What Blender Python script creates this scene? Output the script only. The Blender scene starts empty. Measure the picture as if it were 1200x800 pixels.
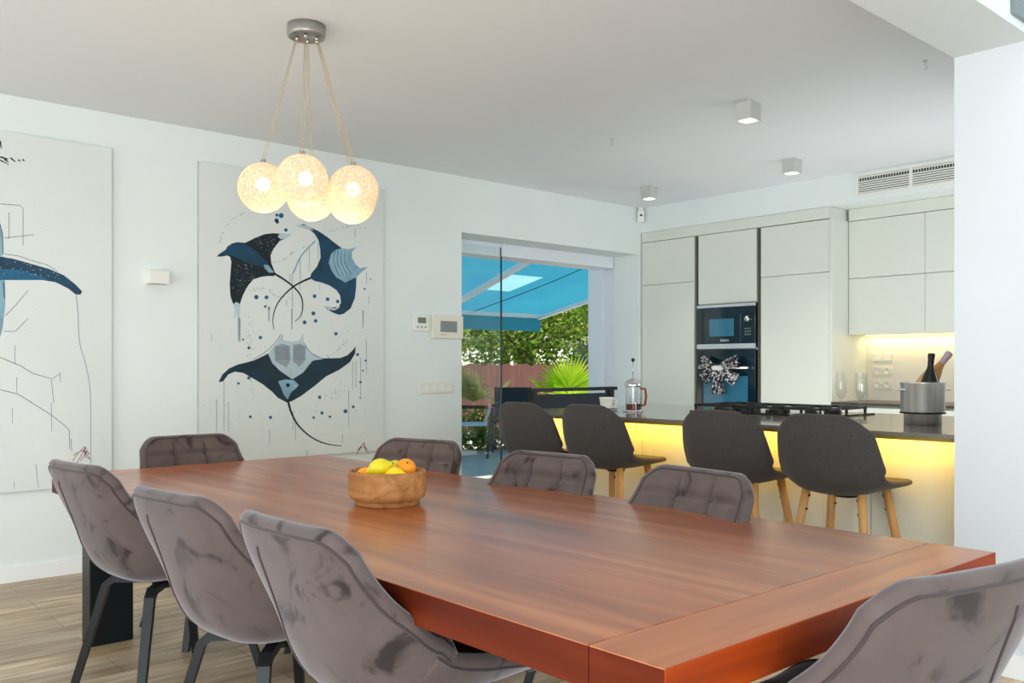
import bpy, bmesh, math, random
from math import sin, cos, pi, radians, sqrt, atan2, exp
from mathutils import Vector, Matrix, Euler
random.seed(7)
scene = bpy.context.scene
COL = scene.collection

# ------------------------------------------------------------------ camera
F_PX, YAW, CY, CAM_H = 1054.117, 0.84240, 429.32, 1.18
cd = bpy.data.cameras.new('camera')
cam = bpy.data.objects.new('camera', cd); COL.objects.link(cam)
cam.location = (0, 0, CAM_H); cam.rotation_euler = (pi/2, 0, YAW)
cd.sensor_width = 36; cd.lens = F_PX/1200*36; cd.shift_y = (CY-400)/1200
cd.clip_start = 0.05; cd.clip_end = 300
scene.camera = cam
CC, SS = cos(YAW), sin(YAW)
def on_x(px, py, X):            # place measured on a wall plane X = const -> (y, z)
    k = (px-600)/F_PX
    Y = -(X*CC+k*X*SS)/(SS-k*CC); d = Y*CC-X*SS
    return Y, CAM_H-(py-CY)*d/F_PX

# ------------------------------------------------------------------ materials
MATS = {}
def nodes(m):
    m.use_nodes = True
    nt = m.node_tree
    return nt, nt.nodes, nt.links, nt.nodes['Principled BSDF']
def setin(b, name, v):
    if name in b.inputs: b.inputs[name].default_value = v
def srgb(r, g, b):
    f = lambda c: (c/12.92 if c <= .04045 else ((c+.055)/1.055)**2.4)
    return (f(r/255), f(g/255), f(b/255), 1)
def mat(name, col, rough=.5, metal=0, var=.06, scale=8, bump=0, stretch=(1,1,1), coat=0, sheen=0, emit=0, emitcol=None, trans=0, ior=1.45, alpha=1, spec=.5):
    m = bpy.data.materials.new(name); nt, N, L, b = nodes(m)
    if len(col) == 3: col = (*col, 1)
    setin(b, 'Roughness', rough); setin(b, 'Metallic', metal); setin(b, 'IOR', ior)
    setin(b, 'Coat Weight', coat); setin(b, 'Sheen Weight', sheen); setin(b, 'Transmission Weight', trans); setin(b, 'Alpha', alpha)
    setin(b, 'Coat Roughness', .12); setin(b, 'Specular IOR Level', spec)
    tc = N.new('ShaderNodeTexCoord'); mp = N.new('ShaderNodeMapping'); mp.inputs['Scale'].default_value = stretch
    nz = N.new('ShaderNodeTexNoise'); nz.inputs['Scale'].default_value = scale; nz.inputs['Detail'].default_value = 4
    L.new(tc.outputs['Object'], mp.inputs[0]); L.new(mp.outputs[0], nz.inputs['Vector'])
    cr = N.new('ShaderNodeValToRGB')
    a = [max(0, c*(1-var)) for c in col[:3]]; z = [min(1, c*(1+var)) for c in col[:3]]
    cr.color_ramp.elements[0].position = .3; cr.color_ramp.elements[1].position = .7
    cr.color_ramp.elements[0].color = (*a, 1); cr.color_ramp.elements[1].color = (*z, 1)
    L.new(nz.outputs['Fac'], cr.inputs[0]); L.new(cr.outputs[0], b.inputs['Base Color'])
    if bump:
        bp = N.new('ShaderNodeBump'); bp.inputs['Strength'].default_value = bump; bp.inputs['Distance'].default_value = .01
        L.new(nz.outputs['Fac'], bp.inputs['Height']); L.new(bp.outputs[0], b.inputs['Normal'])
    if emit:
        b.inputs['Emission Color'].default_value = emitcol or col; b.inputs['Emission Strength'].default_value = emit
    MATS[name] = m
    return m

white_wall = mat('white_wall', srgb(226,233,232), .75, var=.012, scale=3)
ceil_m = mat('ceiling_paint', srgb(226,230,233), .85, var=.012, scale=2)
trim_m = mat('white_trim', srgb(238,240,242), .45, var=.01)
cab_m = mat('cabinet_lacquer', srgb(215,219,210), .32, var=.01, scale=2)
cab_in = mat('cabinet_side', srgb(224,226,217), .4, var=.01)
gap_m = mat('cabinet_channel', srgb(92,92,84), .5, var=.05)
quartz = mat('grey_quartz', srgb(116,110,100), .1, var=.08, scale=120, spec=.6)
black_metal = mat('black_metal', srgb(22,24,26), .42, metal=.2, var=.1)
leg_steel = mat('dark_steel', srgb(26,34,36), .38, metal=.5, var=.1, scale=3)
steel = mat('brushed_steel', srgb(236,234,230), .3, metal=.82, var=.22, scale=2, stretch=(14,14,.2))
chrome = mat('chrome', srgb(210,210,210), .12, metal=1, var=.03)
alu = mat('satin_aluminium', srgb(196,196,194), .45, metal=.15, var=.03)
plastic_w = mat('white_plastic', srgb(232,232,226), .4, var=.01)
plastic_c = mat('cream_plastic', srgb(226,224,208), .4, var=.01)
screen_m = mat('grey_screen', srgb(128,134,132), .2, var=.05)
lcd_m = mat('green_grey_screen', srgb(104,114,104), .25, var=.05)
dark_glass = mat('dark_glass', srgb(14,36,48), .06, var=.1, scale=2, spec=.7)
oven_win = mat('oven_window', srgb(52,112,140), .08, var=.12, scale=1.5, spec=.6)
steel_strip = mat('steel_strip', srgb(205,212,216), .35, metal=.6, var=.03)
cast_iron = mat('cast_iron', srgb(20,20,20), .5, var=.2)
porcelain = mat('porcelain', srgb(225,224,218), .15, var=.01)
beech = mat('beech_wood', srgb(196,146,88), .45, var=.14, scale=6, stretch=(6,6,.7))
canvas_m = mat('canvas', srgb(216,222,220), .8, var=.02, scale=2)
canvas_edge = mat('canvas_edge', srgb(176,180,177), .8, var=.02)
led_warm = mat('led_strip', (1,.75,.3), .5, emit=2.5, emitcol=(1,.72,.26,1))
foil_dark = mat('dark_foil', srgb(28,30,30), .35, metal=.3, var=.15)
wire_gold = mat('cord_beige', srgb(176,156,112), .5, var=.08)
rubber = mat('black_rubber', srgb(14,14,14), .7, var=.1)

def velvet(name, base, dark):
    m = bpy.data.materials.new(name); nt, N, L, b = nodes(m)
    setin(b, 'Roughness', .75); setin(b, 'Sheen Weight', .45); setin(b, 'Sheen Roughness', .4); setin(b, 'Specular IOR Level', .2)
    setin(b, 'Sheen Tint', (.86,.84,.92,1))
    tc = N.new('ShaderNodeTexCoord')
    n1 = N.new('ShaderNodeTexNoise'); n1.inputs['Scale'].default_value = 7; n1.inputs['Detail'].default_value = 4; n1.inputs['Distortion'].default_value = 1.4
    oi = N.new('ShaderNodeObjectInfo'); ad = N.new('ShaderNodeVectorMath'); ad.operation = 'ADD'
    mu = N.new('ShaderNodeMath'); mu.operation = 'MULTIPLY'; mu.inputs[1].default_value = 9
    L.new(oi.outputs['Random'], mu.inputs[0]); L.new(tc.outputs['Object'], ad.inputs[0]); L.new(mu.outputs[0], ad.inputs[1])
    L.new(ad.outputs[0], n1.inputs['Vector'])
    cr = N.new('ShaderNodeValToRGB'); e = cr.color_ramp.elements
    e[0].position = .33; e[0].color = dark; e[1].position = .43; e[1].color = base
    x = cr.color_ramp.elements.new(.72); x.color = tuple(min(1, c*1.22) for c in base[:3])+(1,)
    L.new(n1.outputs['Fac'], cr.inputs[0]); L.new(cr.outputs[0], b.inputs['Base Color'])
    n2 = N.new('ShaderNodeTexNoise'); n2.inputs['Scale'].default_value = 500
    bp = N.new('ShaderNodeBump'); bp.inputs['Strength'].default_value = .12; bp.inputs['Distance'].default_value = .002
    L.new(tc.outputs['Object'], n2.inputs['Vector']); L.new(n2.outputs['Fac'], bp.inputs['Height']); L.new(bp.outputs[0], b.inputs['Normal'])
    return m
velvet_m = velvet('taupe_velvet', srgb(86,75,73), srgb(46,38,38))
piping_m = mat('dark_piping', srgb(58,46,47), .8, var=.08, sheen=.2)

def fabric(name, c1, c2):
    m = bpy.data.materials.new(name); nt, N, L, b = nodes(m)
    setin(b, 'Roughness', .9); setin(b, 'Specular IOR Level', .15); setin(b, 'Sheen Weight', .12)
    tc = N.new('ShaderNodeTexCoord'); res = []
    for st in ((140,140,900), (900,900,140)):
        mp = N.new('ShaderNodeMapping'); mp.inputs['Scale'].default_value = st
        n = N.new('ShaderNodeTexNoise'); n.inputs['Scale'].default_value = 1; n.inputs['Detail'].default_value = 2
        L.new(tc.outputs['Object'], mp.inputs[0]); L.new(mp.outputs[0], n.inputs['Vector']); res.append(n)
    mx = N.new('ShaderNodeMath'); mx.operation = 'ADD'; L.new(res[0].outputs['Fac'], mx.inputs[0]); L.new(res[1].outputs['Fac'], mx.inputs[1])
    cr = N.new('ShaderNodeValToRGB'); e = cr.color_ramp.elements
    mp2 = N.new('ShaderNodeMath'); mp2.operation = 'MULTIPLY'; mp2.inputs[1].default_value = .5
    L.new(mx.outputs[0], mp2.inputs[0]); L.new(mp2.outputs[0], cr.inputs[0])
    e[0].position = .35; e[0].color = c1; e[1].position = .65; e[1].color = c2
    L.new(cr.outputs[0], b.inputs['Base Color'])
    bp = N.new('ShaderNodeBump'); bp.inputs['Strength'].default_value = .25; bp.inputs['Distance'].default_value = .002
    L.new(mp2.outputs[0], bp.inputs['Height']); L.new(bp.outputs[0], b.inputs['Normal'])
    return m
stool_fab = fabric('charcoal_weave', srgb(48,45,44), srgb(80,76,74))

def wood(name, c0, c1, c2, axis='X', rough=.3, scale=1.0, coat=.3, planks=0):
    m = bpy.data.materials.new(name); nt, N, L, b = nodes(m)
    setin(b, 'Roughness', rough); setin(b, 'Coat Weight', coat); setin(b, 'Coat Roughness', .18); setin(b, 'Specular IOR Level', .5 if coat else .18)
    tc = N.new('ShaderNodeTexCoord'); mp = N.new('ShaderNodeMapping')
    st = {'X': (1.2,14,14), 'Y': (14,1.2,14), 'Z': (14,14,1.2)}[axis]
    mp.inputs['Scale'].default_value = tuple(s*scale for s in st)
    n1 = N.new('ShaderNodeTexNoise'); n1.inputs['Scale'].default_value = 1; n1.inputs['Detail'].default_value = 6; n1.inputs['Distortion'].default_value = .6
    L.new(tc.outputs['Object'], mp.inputs[0]); L.new(mp.outputs[0], n1.inputs['Vector'])
    cr = N.new('ShaderNodeValToRGB'); e = cr.color_ramp.elements
    e[0].position = .28; e[0].color = c0; e[1].position = .75; e[1].color = c2
    q = e.new(.5); q.color = c1
    L.new(n1.outputs['Fac'], cr.inputs[0])
    out = cr.outputs[0]
    if planks:
        mp2 = N.new('ShaderNodeMapping'); mp2.inputs['Scale'].default_value = {'X': (.05,1/planks,1), 'Y': (1/planks,.05,1), 'Z': (1/planks,1/planks,.05)}[axis]
        vo = N.new('ShaderNodeTexWhiteNoise'); sn = N.new('ShaderNodeVectorMath'); sn.operation = 'FLOOR'
        L.new(tc.outputs['Object'], mp2.inputs[0]); L.new(mp2.outputs[0], sn.inputs[0]); L.new(sn.outputs[0], vo.inputs['Vector'])
        hs = N.new('ShaderNodeHueSaturation'); mr = N.new('ShaderNodeMapRange'); mr.inputs[3].default_value = .84; mr.inputs[4].default_value = 1.14
        L.new(vo.outputs['Value'], mr.inputs[0]); L.new(mr.outputs[0], hs.inputs['Value']); L.new(out, hs.inputs['Color']); out = hs.outputs[0]
    L.new(out, b.inputs['Base Color'])
    bp = N.new('ShaderNodeBump'); bp.inputs['Strength'].default_value = .06; bp.inputs['Distance'].default_value = .004
    L.new(n1.outputs['Fac'], bp.inputs['Height']); L.new(bp.outputs[0], b.inputs['Normal'])
    return m
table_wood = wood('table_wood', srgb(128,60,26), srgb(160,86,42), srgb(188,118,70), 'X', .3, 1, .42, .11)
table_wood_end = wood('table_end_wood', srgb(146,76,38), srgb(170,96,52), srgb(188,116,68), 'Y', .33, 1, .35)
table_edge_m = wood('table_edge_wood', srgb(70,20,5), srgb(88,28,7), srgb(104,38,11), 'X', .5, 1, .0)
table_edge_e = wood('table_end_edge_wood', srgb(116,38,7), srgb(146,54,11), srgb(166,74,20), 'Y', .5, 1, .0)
bowl_wood = wood('bowl_wood', srgb(140,88,46), srgb(182,126,74), srgb(206,154,100), 'X', .5, 1.6, .0, .06)

def floor_mat():
    m = bpy.data.materials.new('oak_plank_tile'); nt, N, L, b = nodes(m)
    setin(b, 'Roughness', .42)
    tc = N.new('ShaderNodeTexCoord'); mp = N.new('ShaderNodeMapping'); mp.inputs['Rotation'].default_value = (0,0,pi/2)
    br = N.new('ShaderNodeTexBrick'); br.inputs['Scale'].default_value = 1; br.inputs['Brick Width'].default_value = 1.2; br.inputs['Row Height'].default_value = .2
    br.inputs['Mortar Size'].default_value = .0025; br.offset = .37
    br.inputs['Color1'].default_value = (.75,.75,.75,1); br.inputs['Color2'].default_value = (1.1,1.1,1.1,1); br.inputs['Mortar'].default_value = (.55,.52,.48,1)
    L.new(tc.outputs['Object'], mp.inputs[0]); L.new(mp.outputs[0], br.inputs['Vector'])
    mp2 = N.new('ShaderNodeMapping'); mp2.inputs['Scale'].default_value = (11,1.3,1)
    n1 = N.new('ShaderNodeTexNoise'); n1.inputs['Scale'].default_value = 1.6; n1.inputs['Detail'].default_value = 7; n1.inputs['Distortion'].default_value = .8
    L.new(tc.outputs['Object'], mp2.inputs[0]); L.new(mp2.outputs[0], n1.inputs['Vector'])
    cr = N.new('ShaderNodeValToRGB'); e = cr.color_ramp.elements
    e[0].position = .3; e[0].color = srgb(150,124,94); e[1].position = .72; e[1].color = srgb(214,196,170)
    q = e.new(.5); q.color = srgb(186,162,132)
    L.new(n1.outputs['Fac'], cr.inputs[0])
    mx = N.new('ShaderNodeMixRGB'); mx.blend_type = 'MULTIPLY'; mx.inputs[0].default_value = 1
    L.new(cr.outputs[0], mx.inputs[1]); L.new(br.outputs['Color'], mx.inputs[2]); L.new(mx.outputs[0], b.inputs['Base Color'])
    return m
floor_m = floor_mat()
def tile_mat(name, c1, c2, size):
    m = bpy.data.materials.new(name); nt, N, L, b = nodes(m); setin(b, 'Roughness', .75)
    tc = N.new('ShaderNodeTexCoord'); br = N.new('ShaderNodeTexBrick'); br.offset = 0
    br.inputs['Scale'].default_value = 1; br.inputs['Brick Width'].default_value = size; br.inputs['Row Height'].default_value = size; br.inputs['Mortar Size'].default_value = .005
    br.inputs['Color1'].default_value = c1; br.inputs['Color2'].default_value = c2; br.inputs['Mortar'].default_value = tuple(c*.6 for c in c1[:3])+(1,)
    L.new(tc.outputs['Object'], br.inputs['Vector']); L.new(br.outputs['Color'], b.inputs['Base Color'])
    return m
terrace_m = tile_mat('terrace_tile', srgb(190,180,168), srgb(182,172,160), .6)
gravel_m = mat('pale_gravel', srgb(214,206,190), .9, var=.2, scale=60)

def glassy(name, tint=(1,1,1,1), refl=1.0, rough=0.0):
    m = bpy.data.materials.new(name); m.use_nodes = True; nt = m.node_tree; N, L = nt.nodes, nt.links
    N.clear()
    o = N.new('ShaderNodeOutputMaterial'); t = N.new('ShaderNodeBsdfTransparent'); g = N.new('ShaderNodeBsdfGlossy')
    t.inputs[0].default_value = tint; g.inputs['Roughness'].default_value = rough
    fr0 = N.new('ShaderNodeLayerWeight'); fr0.inputs['Blend'].default_value = .5
    fr = N.new('ShaderNodeMath'); fr.operation = 'POWER'; fr.inputs[1].default_value = 4; L.new(fr0.outputs['Facing'], fr.inputs[0])
    fa = N.new('ShaderNodeMath'); fa.operation = 'ADD'; fa.inputs[1].default_value = .05; L.new(fr.outputs[0], fa.inputs[0]); fr = fa
    mu = N.new('ShaderNodeMath'); mu.operation = 'MULTIPLY'; mu.inputs[1].default_value = refl
    mx = N.new('ShaderNodeMixShader'); L.new(fr.outputs[0], mu.inputs[0]); L.new(mu.outputs[0], mx.inputs[0])
    L.new(t.outputs[0], mx.inputs[1]); L.new(g.outputs[0], mx.inputs[2]); L.new(mx.outputs[0], o.inputs[0])
    return m
pane_m = glassy('clear_pane', (.96,.985,.985,1), .55)
crystal = glassy('drinking_glass', (.93,.94,.94,1), .9, .02)
edge_glass = mat('glass_edge', srgb(30,62,66), .2, var=.1)
green_glass = mat('green_bottle_glass', srgb(16,26,16), .08, var=.2, spec=.8)
rose_glass = mat('rose_bottle_glass', srgb(214,150,84), .1, var=.08, spec=.7)
pink_foil = mat('pink_foil', srgb(206,184,192), .35, metal=.3, var=.06)

def trans_mat(name, col, tfac=.55, col2=None, scale=3):
    m = bpy.data.materials.new(name); m.use_nodes = True; nt = m.node_tree; N, L = nt.nodes, nt.links
    N.clear()
    o = N.new('ShaderNodeOutputMaterial'); d = N.new('ShaderNodeBsdfDiffuse'); t = N.new('ShaderNodeBsdfTranslucent'); mx = N.new('ShaderNodeMixShader')
    mx.inputs[0].default_value = tfac
    tc = N.new('ShaderNodeTexCoord'); n = N.new('ShaderNodeTexNoise'); n.inputs['Scale'].default_value = scale
    cr = N.new('ShaderNodeValToRGB'); cr.color_ramp.elements[0].position = .35; cr.color_ramp.elements[1].position = .65
    cr.color_ramp.elements[0].color = col; cr.color_ramp.elements[1].color = col2 or tuple(min(1, c*1.08) for c in col[:3])+(1,)
    L.new(tc.outputs['Object'], n.inputs['Vector']); L.new(n.outputs['Fac'], cr.inputs[0])
    for x in (d, t): L.new(cr.outputs[0], x.inputs['Color'])
    L.new(d.outputs[0], mx.inputs[1]); L.new(t.outputs[0], mx.inputs[2]); L.new(mx.outputs[0], o.inputs[0])
    return m
awning_m = trans_mat('turquoise_awning', srgb(58,146,172), .5, srgb(64,154,178), 1)
awning_lit = trans_mat('awning_light_patch', srgb(150,206,222), .6)  # same cloth, with a patch of light put into its colour
seam_m = mat('awning_seam', srgb(12,84,112), .8)
leaf_a = trans_mat('tree_leaf', srgb(62,104,34), .35, srgb(134,158,66), 5)
leaf_b = trans_mat('bush_leaf', srgb(66,118,44), .35, srgb(150,176,84), 6)
palm_y = trans_mat('sunny_palm_leaf', srgb(150,196,28), .5, srgb(198,222,70), 3)
palm_g = trans_mat('dull_palm_leaf', srgb(108,124,72), .35, srgb(160,160,112), 3)
palm_dry = mat('dry_palm_skirt', srgb(150,98,66), .9, var=.3, scale=20)
bark_m = mat('bark', srgb(96,80,62), .9, var=.25, scale=14, bump=.3)
far_wall_m = mat('far_house_wall', srgb(224,222,216), .8, var=.03)
roof_m = mat('far_roof', srgb(190,150,110), .8, var=.1)
mesh_navy = mat('navy_mesh', srgb(24,34,46), .6, var=.15, scale=80)
sling_w = mat('white_sling', srgb(214,212,218), .7, var=.03)
black_furn = mat('black_powder_coat', srgb(12,14,18), .4, var=.1)
def reed_mat():
    m = bpy.data.materials.new('reed_screen'); nt, N, L, b = nodes(m); setin(b, 'Roughness', .9)
    tc = N.new('ShaderNodeTexCoord'); mp = N.new('ShaderNodeMapping'); mp.inputs['Scale'].default_value = (130,130,1.2)
    n = N.new('ShaderNodeTexNoise'); n.inputs['Scale'].default_value = 1.2; n.inputs['Detail'].default_value = 4
    L.new(tc.outputs['Object'], mp.inputs[0]); L.new(mp.outputs[0], n.inputs['Vector'])
    cr = N.new('ShaderNodeValToRGB'); e = cr.color_ramp.elements; e[0].position = .35; e[0].color = srgb(54,34,30); e[1].position = .65; e[1].color = srgb(112,74,64)
    L.new(n.outputs['Fac'], cr.inputs[0]); L.new(cr.outputs[0], b.inputs['Base Color']); return m
reed_m = reed_mat()

# ------------------------------------------------------------------ mesh builder
class MB:
    def __init__(s): s.v = []; s.f = []; s.mi = []; s.sm = []
    def add(s, verts, faces, mi=0, smooth=False):
        o = len(s.v); s.v += [tuple(v) for v in verts]
        for f in faces: s.f.append(tuple(i+o for i in f)); s.mi.append(mi); s.sm.append(smooth)
        return s
    def box(s, a, b, mi=0, bev=0, M=None):
        x0,y0,z0 = [min(p,q) for p,q in zip(a,b)]; x1,y1,z1 = [max(p,q) for p,q in zip(a,b)]
        if bev <= 0:
            vs = [(x0,y0,z0),(x1,y0,z0),(x1,y1,z0),(x0,y1,z0),(x0,y0,z1),(x1,y0,z1),(x1,y1,z1),(x0,y1,z1)]
            fs = [(0,3,2,1),(4,5,6,7),(0,1,5,4),(1,2,6,5),(2,3,7,6),(3,0,4,7)]
        else:
            bm = bmesh.new(); bmesh.ops.create_cube(bm, size=1)
            for v in bm.verts: v.co = Vector(((x0+x1)/2+v.co.x*(x1-x0), (y0+y1)/2+v.co.y*(y1-y0), (z0+z1)/2+v.co.z*(z1-z0)))
            bmesh.ops.bevel(bm, geom=bm.edges[:], offset=bev, segments=2, affect='EDGES', profile=.5)
            bm.verts.index_update(); vs = [tuple(v.co) for v in bm.verts]; fs = [tuple(v.index for v in f.verts) for f in bm.faces]; bm.free()
        if M is not None: vs = [tuple(M @ Vector(v)) for v in vs]
        return s.add(vs, fs, mi)
    def tube(s, pts, r, n=8, mi=0, cap=True, closed=False):
        pts = [Vector(p) for p in pts]; m = len(pts)
        rs = r if isinstance(r, (list, tuple)) else [r]*m
        vs = []; up = None
        for i, p in enumerate(pts):
            if closed: t = pts[(i+1) % m]-pts[i-1]
            else: t = pts[min(i+1, m-1)]-pts[max(i-1, 0)]
            t.normalize()
            if up is None:
                up = Vector((0,0,1)) if abs(t.z) < .9 else Vector((1,0,0))
            a = t.cross(up)
            if a.length < 1e-6: a = t.cross(Vector((0,1,0)))
            a.normalize(); bb = a.cross(t).normalized(); up = bb
            for k in range(n):
                q = 2*pi*k/n; vs.append(p+(a*cos(q)+bb*sin(q))*rs[i])
        fs = []
        for i in range(m if closed else m-1):
            for k in range(n):
                j = (i+1) % m
                fs.append((i*n+k, i*n+(k+1) % n, j*n+(k+1) % n, j*n+k))
        s.add(vs, fs, mi, True)
        if cap and not closed:
            o = len(s.v)-len(vs)
            s.f.append(tuple(o+k for k in reversed(range(n)))); s.mi.append(mi); s.sm.append(False)
            s.f.append(tuple(o+(m-1)*n+k for k in range(n))); s.mi.append(mi); s.sm.append(False)
        return s
    def beam(s, p, q, w, h, mi=0, up=(0,0,1), w2=None, h2=None):
        p, q = Vector(p), Vector(q); t = (q-p).normalized(); u = Vector(up)
        a = t.cross(u)
        if a.length < 1e-5: a = t.cross(Vector((1,0,0)))
        a.normalize(); b = a.cross(t).normalized(); w2 = w2 or w; h2 = h2 or h
        vs = []
        for c, ww, hh in ((p,w,h),(q,w2,h2)):
            for sx, sy in ((-1,-1),(1,-1),(1,1),(-1,1)): vs.append(c+a*sx*ww/2+b*sy*hh/2)
        return s.add(vs, [(0,1,2,3),(7,6,5,4),(0,4,5,1),(1,5,6,2),(2,6,7,3),(3,7,4,0)], mi)
    def lathe(s, prof, n=32, mi=0, c=(0,0,0), smooth=True):
        vs = []; fs = []; m = len(prof)
        for r, z in prof:
            for k in range(n): q = 2*pi*k/n; vs.append((c[0]+r*cos(q), c[1]+r*sin(q), c[2]+z))
        for i in range(m-1):
            for k in range(n): fs.append((i*n+k, i*n+(k+1) % n, (i+1)*n+(k+1) % n, (i+1)*n+k))
        return s.add(vs, fs, mi, smooth)
    def sphere(s, c, r, nu=24, nv=14, mi=0, sc=(1,1,1), M=None):
        prof = [(max(1e-4, sin(pi*i/nv))*r, -cos(pi*i/nv)*r) for i in range(nv+1)]
        vs = []; fs = []
        for rr, z in prof:
            for k in range(nu):
                q = 2*pi*k/nu; v = Vector((rr*cos(q)*sc[0], rr*sin(q)*sc[1], z*sc[2]))
                if M is not None: v = M @ v
                vs.append(v+Vector(c))
        for i in range(nv):
            for k in range(nu): fs.append((i*nu+k, i*nu+(k+1) % nu, (i+1)*nu+(k+1) % nu, (i+1)*nu+k))
        return s.add(vs, fs, mi, True)
    def grid(s, P, mi=0, flip=False):
        n, m = len(P), len(P[0]); vs = [p for r in P for p in r]; fs = []
        for i in range(n-1):
            for j in range(m-1):
                q = (i*m+j, i*m+j+1, (i+1)*m+j+1, (i+1)*m+j); fs.append(q[::-1] if flip else q)
        return s.add(vs, fs, mi, True)
    def build(s, name, mats, parent=None, loc=None, label=None):
        me = bpy.data.meshes.new(name); me.from_pydata(s.v, [], s.f)
        for m in (mats if isinstance(mats, (list, tuple)) else [mats]): me.materials.append(m)
        me.polygons.foreach_set('material_index', s.mi); me.polygons.foreach_set('use_smooth', s.sm)
        me.update()
        o = bpy.data.objects.new(name, me); COL.objects.link(o)
        if parent is not None: o.parent = parent
        if loc: o.location = loc
        if label: o['label'] = label
        return o
def tag(o, label=None, cat=None, group=None, kind=None):
    if label: o['label'] = label
    if cat: o['category'] = cat
    if group: o['group'] = group
    if kind: o['kind'] = kind
    return o
def thing(name, label, cat, loc=(0,0,0), rz=0, group=None):
    o = bpy.data.objects.new(name, None); COL.objects.link(o); o.empty_display_size = .1
    o.location = loc; o.rotation_euler = (0,0,rz)
    return tag(o, label, cat, group)
def kids(o): return [c for c in bpy.data.objects if c.parent == o]
def copy_tree(o, parent=None):
    c = o.copy(); COL.objects.link(c); c.parent = parent
    for ch in kids(o): copy_tree(ch, c)
    return c
def struct(name, mb, m, label=None):
    o = mb.build(name, m); o['kind'] = 'structure'
    if label: o['label'] = label
    return o
def box(a, b, bev=0): return MB().box(a, b, 0, bev)

# ------------------------------------------------------------------ room shell
XW = -5.497; YK = 6.5245; ZC = 2.662; D0, D1, DZ = 4.377, 6.49, 2.228
XL, YB = 3.0, -3.0
struct('floor', box((XW, YB, -.06), (XL, 7.3, 0)), floor_m, 'pale oak look plank floor')
w = MB(); xo = -5.80
w.box((xo, YB, 0), (XW, D0, 2.8)); w.box((xo, D0, DZ), (XW, D1, 2.8)); w.box((xo, D1, 0), (XW, 7.4, 2.8))
struct('wall_left', w, white_wall, 'white wall with the two paintings and garden door opening')
struct('wall_back', box((XW, 7.1, 0), (XL, 7.35, 3.2)), white_wall)
b_ = MB(); b_.box((XW, YK+.003, 2.432), (-1.497, 7.1, ZC))
struct('wall_back_upper', b_, white_wall, 'white bulkhead above the kitchen cabinets')
struct('ceiling', box((XW, YB, ZC), (-1.497, 7.1, 2.8)), ceil_m)
w = MB(); w.box((-1.497, 3.69, 0), (XL, 3.95, 5.4)); w.box((-1.497, 3.95, 0), (-1.2, 7.1, 3.2))
struct('wall_right', w, mat('side_wall_paint', srgb(212,216,221), .75, var=.012, scale=3), 'white wall face beside the kitchen opening')
struct('wall_front', box((XW, YB-.2, 0), (XL, YB, 5.4)), white_wall)
struct('wall_side', box((XL, YB, 0), (XL+.2, 3.95, 5.4)), white_wall)
struct('trim_1', box((-1.497, YB, 2.405), (-1.211, 3.69, 5.4)), white_wall, 'white dropped beam running towards the camera')
struct('trim_2', box((-1.2105, 3.462, 2.437), (-1.195, 3.689, 2.505), .002), mat('recess_grey', srgb(128,138,140), .5, var=.12, scale=20), 'small grey recess strip on the side of the beam')
struct('wall_gallery', box((-2.9, YB, 3.2), (-2.7, 3.95, 5.4)), white_wall)
struct('ceiling.001', box((-2.9, YB, 5.4), (XL, 3.95, 5.6)), ceil_m)
struct('baseboard_left', box((XW, YB, 0), (XW+.014, D0, .088), .002), trim_m)
struct('baseboard_right', box((-1.497, 3.676, 0), (XL, 3.69, .088), .002), trim_m)

# door: outer frame, lintel and frameless glass panel
dr = thing('door_1', 'garden door opening with frameless glass panel', None); dr['kind'] = 'structure'
pY = on_x(587, 400, -5.83)[0]
fm = MB(); fm.box((-6.14, 6.488, 0), (-5.95, 6.60, 2.3)); fm.box((-5.95, 6.53, 0), (-5.805, 6.60, 2.3))
fm.box((-6.05, pY, 2.125), (-5.805, 6.488, 2.3)); fm.box((-6.05, 4.2, 2.125), (-5.84, pY, 2.3)); fm.box((-6.14, 4.1, 0), (-5.805, 4.30, 2.3))
fm.build('frame', mat('door_frame_white', srgb(228,234,240), .35, var=.01), dr)
g = MB(); g.box((-5.836, 4.38, .02), (-5.826, pY, 2.2)); gl = g.build('glass_panel', pane_m, dr)
MB().box((-5.838, pY-.001, .02), (-5.824, pY+.008, 2.2)).build('glass_edge', edge_glass, dr, label='dark green polished edge of the glass panel')
struct('trim_3', box((XW-.35, D0, -.02), (XW, D1, .006)), mat('threshold_stone', srgb(206,208,206), .4, var=.05), 'pale stone door threshold')

# ------------------------------------------------------------------ dining table
TX0, TX1, TY0, TY1, TZ = -4.15, -.865, 1.084, 2.378, .72
tb = thing('dining_table', 'long reddish brown wooden dining table on black steel legs', 'table', (0,0,0))
def slab(x0, x1, mats, endface):
    m = MB(); z0, z1 = TZ-.074, TZ
    m.box((x0, TY0, z0), (x1, TY1, z1), 0, .0018)
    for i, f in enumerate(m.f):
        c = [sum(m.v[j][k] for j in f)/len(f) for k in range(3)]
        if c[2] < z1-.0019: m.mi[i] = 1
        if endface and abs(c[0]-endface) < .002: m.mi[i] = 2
    return m
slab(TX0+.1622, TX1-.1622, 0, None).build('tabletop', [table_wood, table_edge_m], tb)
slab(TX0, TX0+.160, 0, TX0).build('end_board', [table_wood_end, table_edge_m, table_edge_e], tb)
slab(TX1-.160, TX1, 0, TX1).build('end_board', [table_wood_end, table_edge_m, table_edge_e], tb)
for x0 in (-4.10, -1.02):
    for y0 in (1.19, 2.09):
        l = MB(); l.box((x0, y0, 0), (x0+.10, y0+.18, TZ-.0745), 0, .003)
        l.build('leg', leg_steel, tb)
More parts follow.
